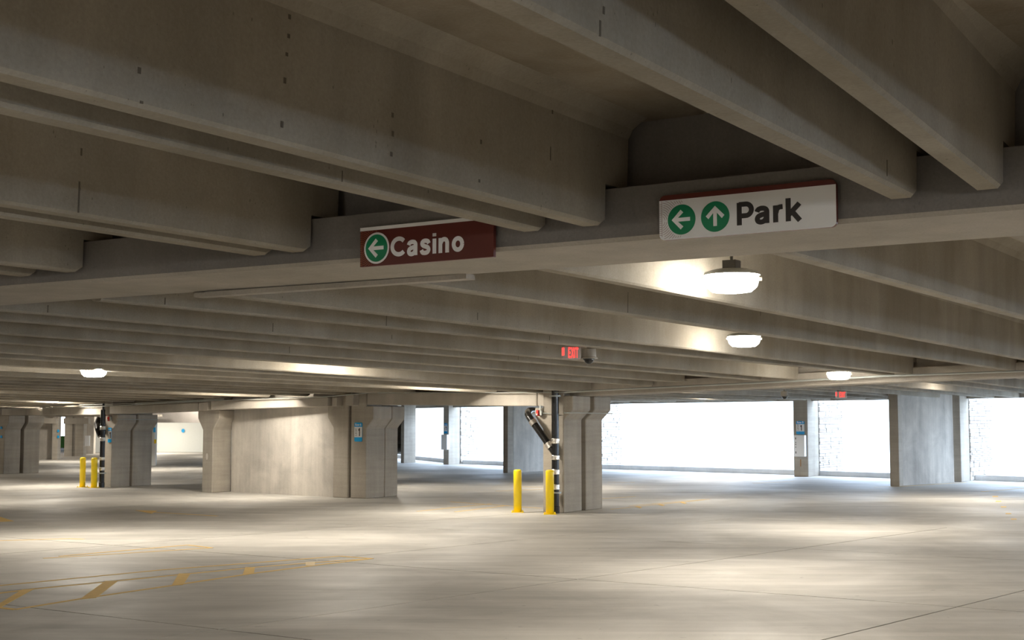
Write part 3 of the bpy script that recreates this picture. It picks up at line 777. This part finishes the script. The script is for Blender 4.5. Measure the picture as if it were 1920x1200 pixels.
# ------------------------------------------------------------------ alarms and conduit
def alarm(x, y, t, xr, label, sc=1.0):
    a = onT(x, y, t)
    root = thing('fire_alarm', W(a[0], t, a[2]), label, 'alarm')
    s, z_ = a[0], a[2]
    put('alarm_body', *box(s - .045 * sc, s + .02 * sc, t - .09, t, z_ - .07 * sc, z_ + .07 * sc), M['red'], root, bevel=.008)
    put('alarm_lens', *box(s - .03 * sc, s + .0 * sc, t - .105, t - .088, z_ - .05 * sc, z_ - .015 * sc), M['white'], root)
    put('junction_box', *box(s + .03 * sc, s + .10 * sc, t - .06, t, z_ - .06 * sc, z_ + .06 * sc), M['galv'], root, bevel=.006)
    put('conduit', *box(s + .02 * sc, s + .05 * sc, t - .03, t, z_ + .06 * sc, z_ + .19 * sc), M['galv'], root)
    b = onT(xr, y, t)
    put('conduit', *cyl(W(s + .1, t - .03, z_), W(b[0], t - .03, z_ - .02), .010, 8), M['galv'], root)
    return root
alarm(1011.5, 774.5, 27.62, 1050, 'red fire alarm with grey box under the girder beside the drain pipe elbow')
alarm(206.5, 785.5, 30.18, 214, 'tiny red fire alarm near the top of the left bollard columns', 1.0)
def conduit(pts, r, label, n=8):
    o = put('conduit', *tube(pts, r, n), M['galv']); return tag(o, label, 'conduit')
conduit([W(*onT(-60, 768.5, 34)), W(*onT(60, 765.5, 33)), W(*onT(200, 761.5, 29.6)), W(*onT(390, 751.5, 29.2)), W(*onT(610, 744, 29.2)), W(*onT(660, 739.5, 29.2)), W(*onT(690, 736.5, 29.2)), W(*onT(1000, 736, 27.6)), W(*onT(1060, 735.5, 27.3))], .013, 'thin conduit along the top of the far left girders')
conduit([W(*onT(1060, 735.5, 27.3)), W(*onT(1140, 731, 27.3)), W(*onT(1460, 716, 27.3)), W(*onT(1660, 705, 27.3)), W(*onT(1925, 695.5, 27.3))], .022, 'conduit line along the face of the right far girder')
conduit([W(*onT(-20, 764, 33)), W(*onT(250, 756.5, 29.4)), W(*onT(420, 748, 29.2))], .012, 'second thin conduit above the far left girder')
conduit([W(sR - .02 + 0.6, 27.6, 0) * 0 + W(*onS(1058, 774, -15.8)), W(*onS(1100, 774.5, -15.8)), W(*onS(1148, 775.5, -15.8))], .012, 'thin conduit crossing the corbels of the drain pipe column')
conduit([W(*onS(218, 786, -34.2)), W(*onS(250, 786.5, -34.2)), W(*onS(296, 786.5, -34.2))], .014, 'thin conduit crossing the left bollard columns')

# ------------------------------------------------------------------ text helpers
def text_mesh(name, body, size, bold, mat, parent, origin, ax, up, nrm, sx=1.0, thick=.002, align='LEFT'):
    cu = bpy.data.curves.new('t', 'FONT'); cu.body = body; cu.size = size; cu.offset = bold; cu.align_x = align
    cu.resolution_u = 4
    ob = bpy.data.objects.new('t', cu); COL.objects.link(ob)
    dg = bpy.context.evaluated_depsgraph_get(); me = bpy.data.meshes.new_from_object(ob.evaluated_get(dg))
    bpy.data.objects.remove(ob)
    me.name = name
    me.transform(Matrix.Scale(sx, 4, Vector((1, 0, 0))))
    mt = Matrix((ax, up, nrm)).transposed().to_4x4()
    me.transform(mt)
    me.materials.clear(); me.materials.append(mat)
    o = bpy.data.objects.new(name, me); COL.objects.link(o)
    o.parent = parent; o.location = Vector(origin) - parent.location
    return o
def plane_poly(name, pts2, org, ax, up, nrm, off, mat, parent, th=.0015):
    a = [org + ax * u + up * v + nrm * off for u, v in pts2]
    b = [p - nrm * th for p in a]
    return put(name, *loft([a, b]), mat, parent)
def ring_pts(cx, cy, r, n=40): return [(cx + r * cos(2 * pi * i / n), cy + r * sin(2 * pi * i / n)) for i in range(n)]
def strips(name, lines, w, org, ax, up, nrm, off, mat, parent):
    parts = []
    for ln in lines:
        for (x0, y0), (x1, y1) in zip(ln, ln[1:]):
            dx, dy = x1 - x0, y1 - y0; L = sqrt(dx * dx + dy * dy) or 1
            nx, ny = -dy / L * w / 2, dx / L * w / 2
            q = [(x0 - nx, y0 - ny), (x1 - nx, y1 - ny), (x1 + nx, y1 + ny), (x0 + nx, y0 + ny)]
            a = [org + ax * u + up * v + nrm * off for u, v in q]
            parts.append(loft([a, [p - nrm * .0006 for p in a]]))
    return put(name, *merge(*parts), mat, parent)
def arrow_pts(cx, cy, sz, ang):
    """bold arrow with open chevron head; points along +x then rotated"""
    w = .155 * sz
    # shaft + chevron outline
    p = [(-.62, -w / sz), (.28, -w / sz), (-.10, -.50), (.14, -.66 + 0), (.80, 0), (.14, .66), (-.10, .50), (.28, w / sz), (-.62, w / sz)]
    p = [(-.74, -.15), (.30, -.15), (-.16, -.56), (.07, -.78), (.84, 0), (.07, .78), (-.16, .56), (.30, .15), (-.74, .15)]
    c, s_ = cos(ang), sin(ang)
    return [(cx + sz * (x * c - y * s_), cy + sz * (x * s_ + y * c)) for x, y in p]
def rrect(x0, y0, x1, y1, r, corners=(1, 1, 1, 1), n=6):
    out = []
    for (cx, cy, a0, on) in ((x0 + r, y0 + r, pi, corners[0]), (x1 - r, y0 + r, 1.5 * pi, corners[1]), (x1 - r, y1 - r, 0, corners[2]), (x0 + r, y1 - r, pi / 2, corners[3])):
        if on: out += [(cx + r * cos(a0 + k * pi / 2 / n), cy + r * sin(a0 + k * pi / 2 / n)) for k in range(n + 1)]
        else:
            out.append({pi: (x0, y0), 1.5 * pi: (x1, y0), 0: (x1, y1), pi / 2: (x0, y1)}[a0])
    return out
def topo(w, x0, x1, h0, h1, cy):
    """contour-like arcs round a centre at the sign's left side"""
    ls = []
    for k in range(13):
        r = .030 + .0125 * k
        for sgn in (1, -1):
            seg = []
            for q in range(2, 23):
                a = (pi / 2) * q / 22
                x = x0 + .004 + r * cos(a) * .95; y = cy + sgn * r * sin(a) * 1.06
                if x0 + .017 <= x <= x1 and h0 <= y <= h1: seg.append((x, y))
                elif len(seg) > 1: ls.append(seg); seg = []
            if len(seg) > 1: ls.append(seg)
    return ls
def arc(cx, cy, rx, ry, a0, a1, n=18):
    return [(cx + rx * cos(radians(a0 + (a1 - a0) * k / n)), cy + ry * sin(radians(a0 + (a1 - a0) * k / n))) for k in range(n + 1)]
def spline(P, n=7):
    out = []
    for i in range(len(P) - 1):
        p0 = P[max(i - 1, 0)]; p1 = P[i]; p2 = P[i + 1]; p3 = P[min(i + 2, len(P) - 1)]
        for k in range(n):
            u = k / n
            out.append(tuple(.5 * (2 * p1[c] + (p2[c] - p0[c]) * u + (2 * p0[c] - 5 * p1[c] + 4 * p2[c] - p3[c]) * u * u + (3 * p1[c] - p0[c] - 3 * p2[c] + p3[c]) * u ** 3) for c in (0, 1)))
    return out + [P[-1]]
# grotesque bold letters as centre lines on a cap height of 1: (advance, strokes, stroke width)
SW = .218; h_ = SW / 2; xh = .745; ym = xh / 2
GLY = {
 'C': (.98, [arc(.50, .5, .43 - h_ * .2, .5 - h_, 42, 318, 30)]),
 'o': (.80, [arc(.39, ym, .355 - h_, ym - h_ + .012, 0, 360, 30)]),
 'i': (.36, [[(.17, 0), (.17, xh - .01)], [(.17, 1.0), (.17, .845)]]),
 'n': (.76, [[(.145, 0), (.145, xh - .01)], spline([(.17, .50), (.25, .62), (.36, .662), (.47, .635), (.535, .53), (.545, .42)]) + [(.545, 0)]]),
 'a': (.74, [spline([(.10, .52), (.15, .615), (.27, .667), (.42, .655), (.51, .58), (.525, .48)]) + [(.525, 0)],
             spline([(.50, .43), (.42, .405), (.28, .375), (.165, .32), (.115, .22), (.145, .115), (.245, .068), (.37, .085), (.45, .15), (.50, .25)])]),
 's': (.70, [spline([(.56, .525), (.50, .63), (.36, .67), (.22, .645), (.155, .55), (.20, .455), (.34, .39), (.49, .335), (.545, .22), (.48, .11), (.34, .072), (.18, .10), (.115, .225)])]),
 'P': (.82, [[(.165, 0), (.165, 1.0)], [(.15, .918), (.46, .918)] + arc(.46, .663, .24, .255, 90, -90, 14) + [(.15, .408)]]),
 'r': (.52, [[(.145, 0), (.145, xh - .01)], spline([(.16, .40), (.20, .56), (.30, .645), (.45, .66)])]),
 'k': (.74, [[(.145, 0), (.145, 1.0)], [(.62, xh + .0), (.17, .28)], [(.30, .42), (.635, -.0)]]),
 '1': (.60, [[(.40, 0), (.40, 1.0)], [(.42, .93), (.28, .80), (.12, .765)]]),
 'L': (.72, [[(.165, 0), (.165, 1.0)], [(.15, .08), (.68, .08)]]),
 'e': (.74, [arc(.38, ym, .34 - h_, ym - h_ + .01, 5, 320, 26), [(.10, .40), (.62, .40)]]),
 'v': (.68, [[(.07, xh), (.34, .03)], [(.34, .03), (.61, xh)]]),
 'l': (.36, [[(.17, 0), (.17, 1.0)]]),
 'E': (.82, [[(.165, 0), (.165, 1)], [(.15, .92), (.70, .92)], [(.15, .5), (.66, .5)], [(.15, .08), (.72, .08)]]),
 'X': (.82, [[(.08, 0), (.72, 1)], [(.08, 1), (.72, 0)]]),
 'I': (.36, [[(.17, 0), (.17, 1.0)]]),
 'T': (.80, [[(.40, 0), (.40, 1)], [(.04, .92), (.76, .92)]]),
}
def stroke_poly(P, w):
    L, Rr = [], []
    for i, (x, y) in enumerate(P):
        a = P[max(i - 1, 0)]; b = P[min(i + 1, len(P) - 1)]
        dx, dy = b[0] - a[0], b[1] - a[1]; l = sqrt(dx * dx + dy * dy) or 1
        L.append((x - dy / l * w / 2, y + dx / l * w / 2)); Rr.append((x + dy / l * w / 2, y - dx / l * w / 2))
    return L, Rr
def letters(name, body, cap, org, ax, up, nrm, off, mat, parent, sx=1.0, gap=.02, w=None):
    vs, fs = [], []; x = 0.0
    for c in body:
        adv, strokes = GLY[c]
        for k, P in enumerate(strokes):
            L, Rr = stroke_poly(P, w or SW)
            n0 = len(vs); o2 = off + .0002 * k
            for (a, b) in zip(L, Rr):
                for (u, v) in (a, b): vs.append(org + ax * ((x + u) * cap * sx) + up * (v * cap) + nrm * o2)
            m_ = len(L)
            for (a, b) in zip(L, Rr):
                for (u, v) in (a, b): vs.append(org + ax * ((x + u) * cap * sx) + up * (v * cap) + nrm * (o2 - .0012))
            for i in range(m_ - 1):
                q = n0 + 2 * i; fs.append((q, q + 2, q + 3, q + 1)); t_ = n0 + 2 * m_ + 2 * i; fs.append((t_, t_ + 1, t_ + 3, t_ + 2))
                fs.append((q, t_, t_ + 2, q + 2)); fs.append((q + 1, q + 3, t_ + 3, t_ + 1))
        x += adv + gap
    return put(name, vs, fs, mat, parent)
# hanging sign 1: Casino (maroon)
tS = 7.25
nrm = -T; ax = G; up = Vector((0, 0, 1))
sa, sb = -5.857, -4.744; zb, zt = 3.266, 3.541
def face_origin(s, z_): return W(s, tS, z_)
w, h = sb - sa, zt - zb
sg = thing('hanging_sign', W((sa + sb) / 2, tS, zb), 'maroon sign reading Casino with a green arrow disc, white strip on top', 'sign')
put('sign_panel', *box(sa, sb, tS, tS + .028, zb, zt), M['maroon'], sg)
O = face_origin(sa, zb)
plane_poly('top_strip', [(0, h - .024), (w, h - .024), (w, h), (0, h)], O, ax, up, nrm, .003, M['sign_white'], sg)
cx, cy, r = .147, .124, .1095
plane_poly('disc_ring', ring_pts(cx, cy, r), O, ax, up, nrm, .004, M['sign_white'], sg)
plane_poly('green_disc', ring_pts(cx, cy, r * .87), O, ax, up, nrm, .0058, M['green'], sg)
plane_poly('arrow', arrow_pts(cx, cy, r * .78, pi), O, ax, up, nrm, .0076, M['sign_white'], sg)
letters('lettering', 'Casino', .138, O + ax * .270 + up * .053, ax, up, nrm, .004, M['sign_white'], sg, 1.01)
lines = topo(0, .004, .16, .004, h - .026, cy)
lines = [[(x, y) for x, y in l if (x - cx) ** 2 + (y - cy) ** 2 > (r + .002) ** 2] for l in lines]
lines = [l for l in lines if len(l) > 1]
lines += [[(.016, .003), (.016, h - .026)]] + [[(.003, .01 + k * .0155), (.016, .01 + k * .0155)] for k in range(16)]
strips('contour_lines', lines, .0022, O, ax, up, nrm, .0032, M['orange_line'], sg)
for x in (.2, w - .2): put('bracket', *box(sa + x - .03, sa + x + .03, tS + .028, 7.305, zb + .09, zb + .15), M['galv'], sg)
# hanging sign 2: Park (white)
sa, sb = -3.541, -2.441; zb, zt = 3.285, 3.557
w, h = sb - sa, zt - zb
sg2 = thing('hanging_sign', W((sa + sb) / 2, tS, zb), 'white sign reading Park with two green arrow discs, maroon strip on top', 'sign')
out = [W(sa + x, tS, zb + y) for x, y in rrect(0, 0, w, h, .035)]
put('sign_panel', *prism(out, T * .028), M['maroon'], sg2)
O = face_origin(sa, zb)
hw = h - .031
plane_poly('white_face', rrect(0, 0, w, hw, .033, (1, 1, 0, 0)), O, ax, up, nrm, .003, M['sign_white'], sg2)
for cx, ang in ((.148, pi), (.366, pi / 2)):
    cy = .1165
    plane_poly('green_disc', ring_pts(cx, cy, .091), O, ax, up, nrm, .0048, M['green'], sg2)
    plane_poly('arrow', arrow_pts(cx, cy, .091 * .84, ang), O, ax, up, nrm, .0066, M['sign_white'], sg2)
letters('lettering', 'Park', .1335, O + ax * .495 + up * .052, ax, up, nrm, .0045, M['ink'], sg2, 1.06)
cx, cy = .148, .1165
lines = topo(0, .006, .16, .006, hw - .004, cy)
lines = [[(x, y) for x, y in l if (x - cx) ** 2 + (y - cy) ** 2 > (.096) ** 2 and not (x < .03 and y < .03)] for l in lines]
lines = [l for l in lines if len(l) > 1]
lines += [[(.018, .02), (.018, hw - .002)]] + [[(.002, .03 + k * .0125), (.018, .03 + k * .0125)] for k in range(16)]
strips('contour_lines', lines, .0018, O, ax, up, nrm, .0040, M['maroon_line'], sg2)
for x in (.2, w - .2): put('bracket', *box(sa + x - .03, sa + x + .03, tS + .028, 7.305, zb + .09, zb + .15), M['galv'], sg2)

# ------------------------------------------------------------------ level plaques on the columns
def plaque(x0, y0, x1, y1, t, label, row, nrm=-T):
    a = onT(x0, y1, t); b = onT(x1, y0, t)
    s0, z0, s1, z1 = a[0], a[2], b[0], b[2]
    w, h = s1 - s0, z1 - z0
    root = thing('level_plaque', W((s0 + s1) / 2, t, z0), label, 'sign')
    O = W(s0, t, z0)
    out = [O + G * x + up * y for x, y in rrect(0, 0, w, h, w * .12)]
    put('plaque_panel', *prism(out, T * .012), M['blue'], root)
    plane_poly('white_field', [(0, h * .225), (w, h * .225), (w, h * .775), (0, h * .775)], O, G, up, nrm, .003, M['plaque'], root)
    text_mesh('row_text', 'Row ' + row, w * .34, w * .01, M['plaque'], root, O + G * w * .5 + up * h * .83 + nrm * .003, G, up, nrm, .88, align='CENTER')
    letters('number', '1', h * .42, O + G * w * .48 + up * h * .285, G, up, nrm, .0045, M['ink'], root, .62, w=.24)
    letters('level_text', 'Level', w * .20, O + G * w * .30 + up * h * .29, up, -G, nrm, .0045, M['ink'], root, 1.05, gap=.1, w=.14)
    return root
plaque(664.3, 792.3, 679, 827.8, 29.68, 'blue and white plaque reading Level 1 on the columns right of the infill wall', '6')
plaque(1493, 789.5, 1508, 814.5, tC - .02, 'blue and white plaque reading Level 1 above the white cabinet', '9')
plaque(202, 801.8, 209, 829.5, 30.18, 'narrow blue and white Level 1 plaque beside the left drain pipe', '5')
plaque(832.5, 793.5, 838.5, 812.8, tH - .02, 'tiny blue and white plaque on the far slim column between small openings', '8')
def cabinet(x0, y0, x1, y1, t, dep, label, text=True):
    a = onT(x0, y1, t - dep); b = onT(x1, y0, t - dep)
    root = thing('white_cabinet', W((a[0] + b[0]) / 2, t - dep / 2, a[2]), label, 'cabinet')
    put('cabinet_body', *box(a[0], b[0], t - dep, t, a[2], b[2]), M['white'], root, bevel=.01)
    if text:
        w = b[0] - a[0]; h = b[2] - a[2]
        for k, (f, l) in enumerate(((.80, .09), (.64, .04), (.54, .05), (.42, .04), (.14, .10))):
            put('printed_mark', *box(a[0] + w * .14, a[0] + w * .21, t - dep - .004, t - dep, a[2] + h * f, a[2] + h * (f + l)), M['ink'], root)
    return root
cabinet(1489, 816, 1508, 856, tC, .22, 'white wall cabinet on the slim column below the Level 1 plaque')
cabinet(827, 815, 838, 843, tH, .25, 'small white cabinet on the far slim column', False)
a = onT(1501, 867, tC)
put('brown_streak', *box(a[0] - .02, a[0] + .025, tC - .003, tC + .002, a[2] - .16, a[2] + .12), M['brown_tone'], c1500)  # narrow brown streak on the column below the cabinet
back_box(11, 15, 60, 800, 822, 'plaque_far', 'blue', th=.03, label='tiny far blue mark at the left edge', cat='sign') if False else None
for (x, y, dd, lb) in ((3, 802, None, 'upper blue mark on the column at the left picture edge'), (3, 819, None, 'lower blue mark on the column at the left picture edge')):
    a = onT(x, y, 35.19)
    o = put('blue_mark', *box(a[0] - .04, a[0] + .04, 35.16, 35.19, a[2] - .05, a[2] + .05), M['blue']); tag(o, lb, 'sign')
for y, lb in ((808, 'upper tiny blue mark on the far slim column left of the bollards'), (819, 'lower tiny blue mark on the far slim column left of the bollards')):
    a = W(*onD(109, y, 74.7))
    o = put('blue_mark', *loft([[a + Vector((dx, dy, -.07)) for dx, dy in ((-.05, 0), (.05, 0), (.05, .05), (-.05, .05))], [a + Vector((dx, dy, .07)) for dx, dy in ((-.05, 0), (.05, 0), (.05, .05), (-.05, .05))]]), M['blue']); tag(o, lb, 'sign')
a = W(*onD(289.5, 806, 65.03))
o = put('blue_notice', *loft([[a + Vector((dx, dy, -.12)) for dx, dy in ((-.05, 0), (.05, 0), (.05, .03), (-.05, .03))], [a + Vector((dx, dy, .12)) for dx, dy in ((-.05, 0), (.05, 0), (.05, .03), (-.05, .03))]]), M['blue']); tag(o, 'small pale blue notice right of the left corbel columns', 'sign')

# ------------------------------------------------------------------ exit signs and cameras
def exit_sign(x, y, d, w, h, label, az=0.0):
    c = W(*onD(x, y, d)); ax_ = Vector((cos(az), sin(az), 0)); nr = Vector((sin(az), -cos(az), 0)); up_ = Vector((0, 0, 1))
    root = thing('exit_sign', c - up_ * h / 2, label, 'sign')
    def bx(u0, u1, v0, v1, n0, n1):
        a = [c + ax_ * u + up_ * v0 + nr * n for u, n in ((u0, n0), (u1, n0), (u1, n1), (u0, n1))]
        return loft([a, [p + up_ * (v1 - v0) for p in a]])
    put('sign_housing', *bx(-w / 2, w / 2, -h / 2, h / 2, -.05, .05), M['acrylic'], root, bevel=.008)
    put('top_canopy', *bx(-w * .3, w * .3, h / 2, h / 2 + .03, -.06, .06), M['beige'], root)
    letters('exit_letters', 'EXIT', h * .78, c - up_ * h * .39 - ax_ * w * .22, ax_, up_, nr, .054, M['exit_red'], root, w * .60 / (h * .78 * 2.9), w=.22)
    put('side_glow_strip', *bx(-w / 2 - .004, -w / 2 + .02, -h * .22, h * .38, -.03, .054), M['exit_red'], root)
    put('stem_rod', *cyl(c + up_ * (h / 2 + .02), c + up_ * (h / 2 + .22), .008, 8), M['beige'], root)
    return root
exit_sign(1071, 661.5, 19.3, .26, .19, 'red lit EXIT sign beside the camera dome', radians(8))
exit_sign(1577, 740, 38, .30, .19, 'small far red and white EXIT sign below the lowest right lamp')
def dome_cam(x, y, d, r, label, ztop):
    c = W(*onD(x, y, d))
    root = thing('camera_dome', c, label, 'security camera')
    put('camera_housing', *lathe(c, [(r * 1.16, 0), (r * 1.16, r * .12), (r * .98, r * .2), (r * .93, r * 1.25), (r * .7, r * 1.35)], 28), M['beige'], root)
    put('dome', *lathe(c, [(r * .05, -r * .72), (r * .3, -r * .66), (r * .52, -r * .48), (r * .66, -r * .2), (r * .70, 0)], 28), M['dome'], root, smooth=True)
    put('trim_ring', *lathe(c + Vector((0, 0, -.012)), [(r * .70, 0), (r * .80, 0), (r * .80, .014), (r * .70, .014)], 28), M['darkmetal'], root)
    put('mount', *cyl(c + Vector((0, 0, r * 1.3)), c + Vector((0, 0, r * 1.3 + ztop)), .03, 12), M['beige'], root)
dome_cam(1104, 672.5, 19.5, .112, 'beige housing with dark camera dome right of the EXIT sign', .08)
dome_cam(1471, 743, 38, .11, 'far dark camera dome above the bright opening', .12)

# ------------------------------------------------------------------ painted floor markings
def marking(polys, label, m='paint', name='floor_marking', subs=None):
    root = thing(name, wz(*polys[0][0]), label, 'floor marking')
    for i, q in enumerate(polys):
        pts = [wz(x, y, .0015) for x, y in q]
        mm = M[m] if not (subs and i in subs) else M[subs[i]]
        put('paint_stripe', *loft([pts, [p + Vector((0, 0, .0015)) for p in pts]]), mm, root)
    return root
def stripe(pts, w=.10):
    """painted line through picture points: returns quads with real width"""
    P = [wz(x, y) for x, y in pts]; out = []
    return P, w
def line_marking(lines, quads, label, w=.10, pale=()):
    root = thing('floor_marking', wz(*lines[0][0]), label, 'floor marking')
    seg_i = 0
    for ln in lines:
        P = [wz(x, y) for x, y in ln]
        for a, b in zip(P, P[1:]):
            seg_i += 1; lift = Vector((0, 0, .0004 * (seg_i % 5)))
            d = (b - a).normalized(); n = Vector((-d.y, d.x, 0)) * w / 2; e = d * w * .1
            q = [a - n - e, b - n + e, b + n + e, a + n - e]
            put('paint_stripe', *loft([[p + Vector((0, 0, .0005)) for p in q], [p + lift + Vector((0, 0, .0025)) for p in q]]), M['paint'], root)
    for i, q in enumerate(quads):
        pts = [wz(x, y) for x, y in q]
        put('hatch_bar', *loft([[p + Vector((0, 0, .0008)) for p in pts], [p + Vector((0, 0, .0055)) for p in pts]]), M['paint_pale' if i in pale else 'paint'], root)
    return root
line_marking([[(-30, 1101), (300, 1069), (637, 1043), (697, 1047.5)], [(-30, 1116), (67, 1104), (221, 1089), (476, 1064), (600, 1054), (697, 1047.5)], [(-40, 1135), (28, 1143), (150, 1123), (322, 1098), (469, 1076), (600, 1059), (697, 1047.5)]],
             [[(150, 1124), (180, 1121), (221, 1089.5), (197, 1090)], [(322, 1098), (343, 1097), (357, 1075.5), (335, 1076)], [(455, 1078), (476, 1076), (478, 1064), (460, 1064)], [(573, 1061), (590, 1061), (590.6, 1053.7), (573, 1054.5)], [(-20, 1144), (3, 1138), (65, 1104), (41, 1106)]],
             'large hatched yellow wedge on the floor at the lower left', .075, pale=(3,))
line_marking([[(82, 1047), (397, 1027.3), (352, 1022), (112, 1043)]], [], 'faint yellow outline wedge behind the hatched one', .07)
line_marking([[(-20, 1014.5), (127, 1010), (157, 1011)]], [], 'short yellow line at the left edge beyond the wedges', .07)
line_marking([[(290, 960.5), (407, 967.5)]], [[(253, 957), (295, 958), (284, 963.2)]], 'yellow floor arrow in front of the single corbel column', .09)
line_marking([[(-20, 972), (2, 974)]], [[(-10, 966), (26, 977.5), (-10, 979)]], 'yellow floor arrow cut by the left picture edge', .09)
line_marking([[(782, 958.8), (921, 944.6)], [(853, 960), (950, 948)], [(845, 941), (1015, 953)]], [], 'yellow stall lines crossing left of the nearest bollards', .07)
line_marking([[(978, 912.6), (1018, 914.2)], [(930, 921), (1015, 917.5)]], [], 'thin yellow lines on the floor beyond the free-standing bollard', .07)
line_marking([[(1145, 955), (1320, 937.5)], [(1180, 948.5), (1330, 936)]], [[(1190, 950), (1200, 953), (1204, 952), (1196, 949)], [(1232, 946), (1242, 948.6), (1247, 947.5), (1237, 945)], [(1274, 942), (1283, 944.5), (1288, 943.5), (1279, 941)]], 'narrow yellow ladder marking right of the drain pipe column', .05)
line_marking([[(1129, 935), (1191, 931)]], [], 'short yellow line right behind the drain pipe column', .06)
line_marking([[(1640, 913.5), (1690, 912), (1812, 904.5)]], [], 'thin yellow line at the foot of the bluish wall', .07)
line_marking([[(1412, 906), (1487, 903)]], [], 'faint yellow line in front of the slim column with the cabinet', .07)
line_marking([[(1140, 904), (1190, 904.5)]], [], 'faint short yellow line before the long bright opening', .07)
line_marking([[(1840, 922), (1925, 915)]], [], 'faint yellow line at the right edge near the opening', .08)
root = thing('floor_marking', wz(1888, 950), 'row of five short yellow dashes at the right edge of the floor', 'floor marking')
for x, y in ((1866, 931), (1872, 940), (1881.5, 950.5), (1890.5, 963), (1900.5, 973.5)):
    q = [wz(x - 5, y + 1), wz(x + 6, y + 1), wz(x + 5, y - 1), wz(x - 5, y - 1)]
    put('paint_dash', *loft([[p + Vector((0, 0, .001)) for p in q], [p + Vector((0, 0, .0025)) for p in q]]), M['paint'], root)
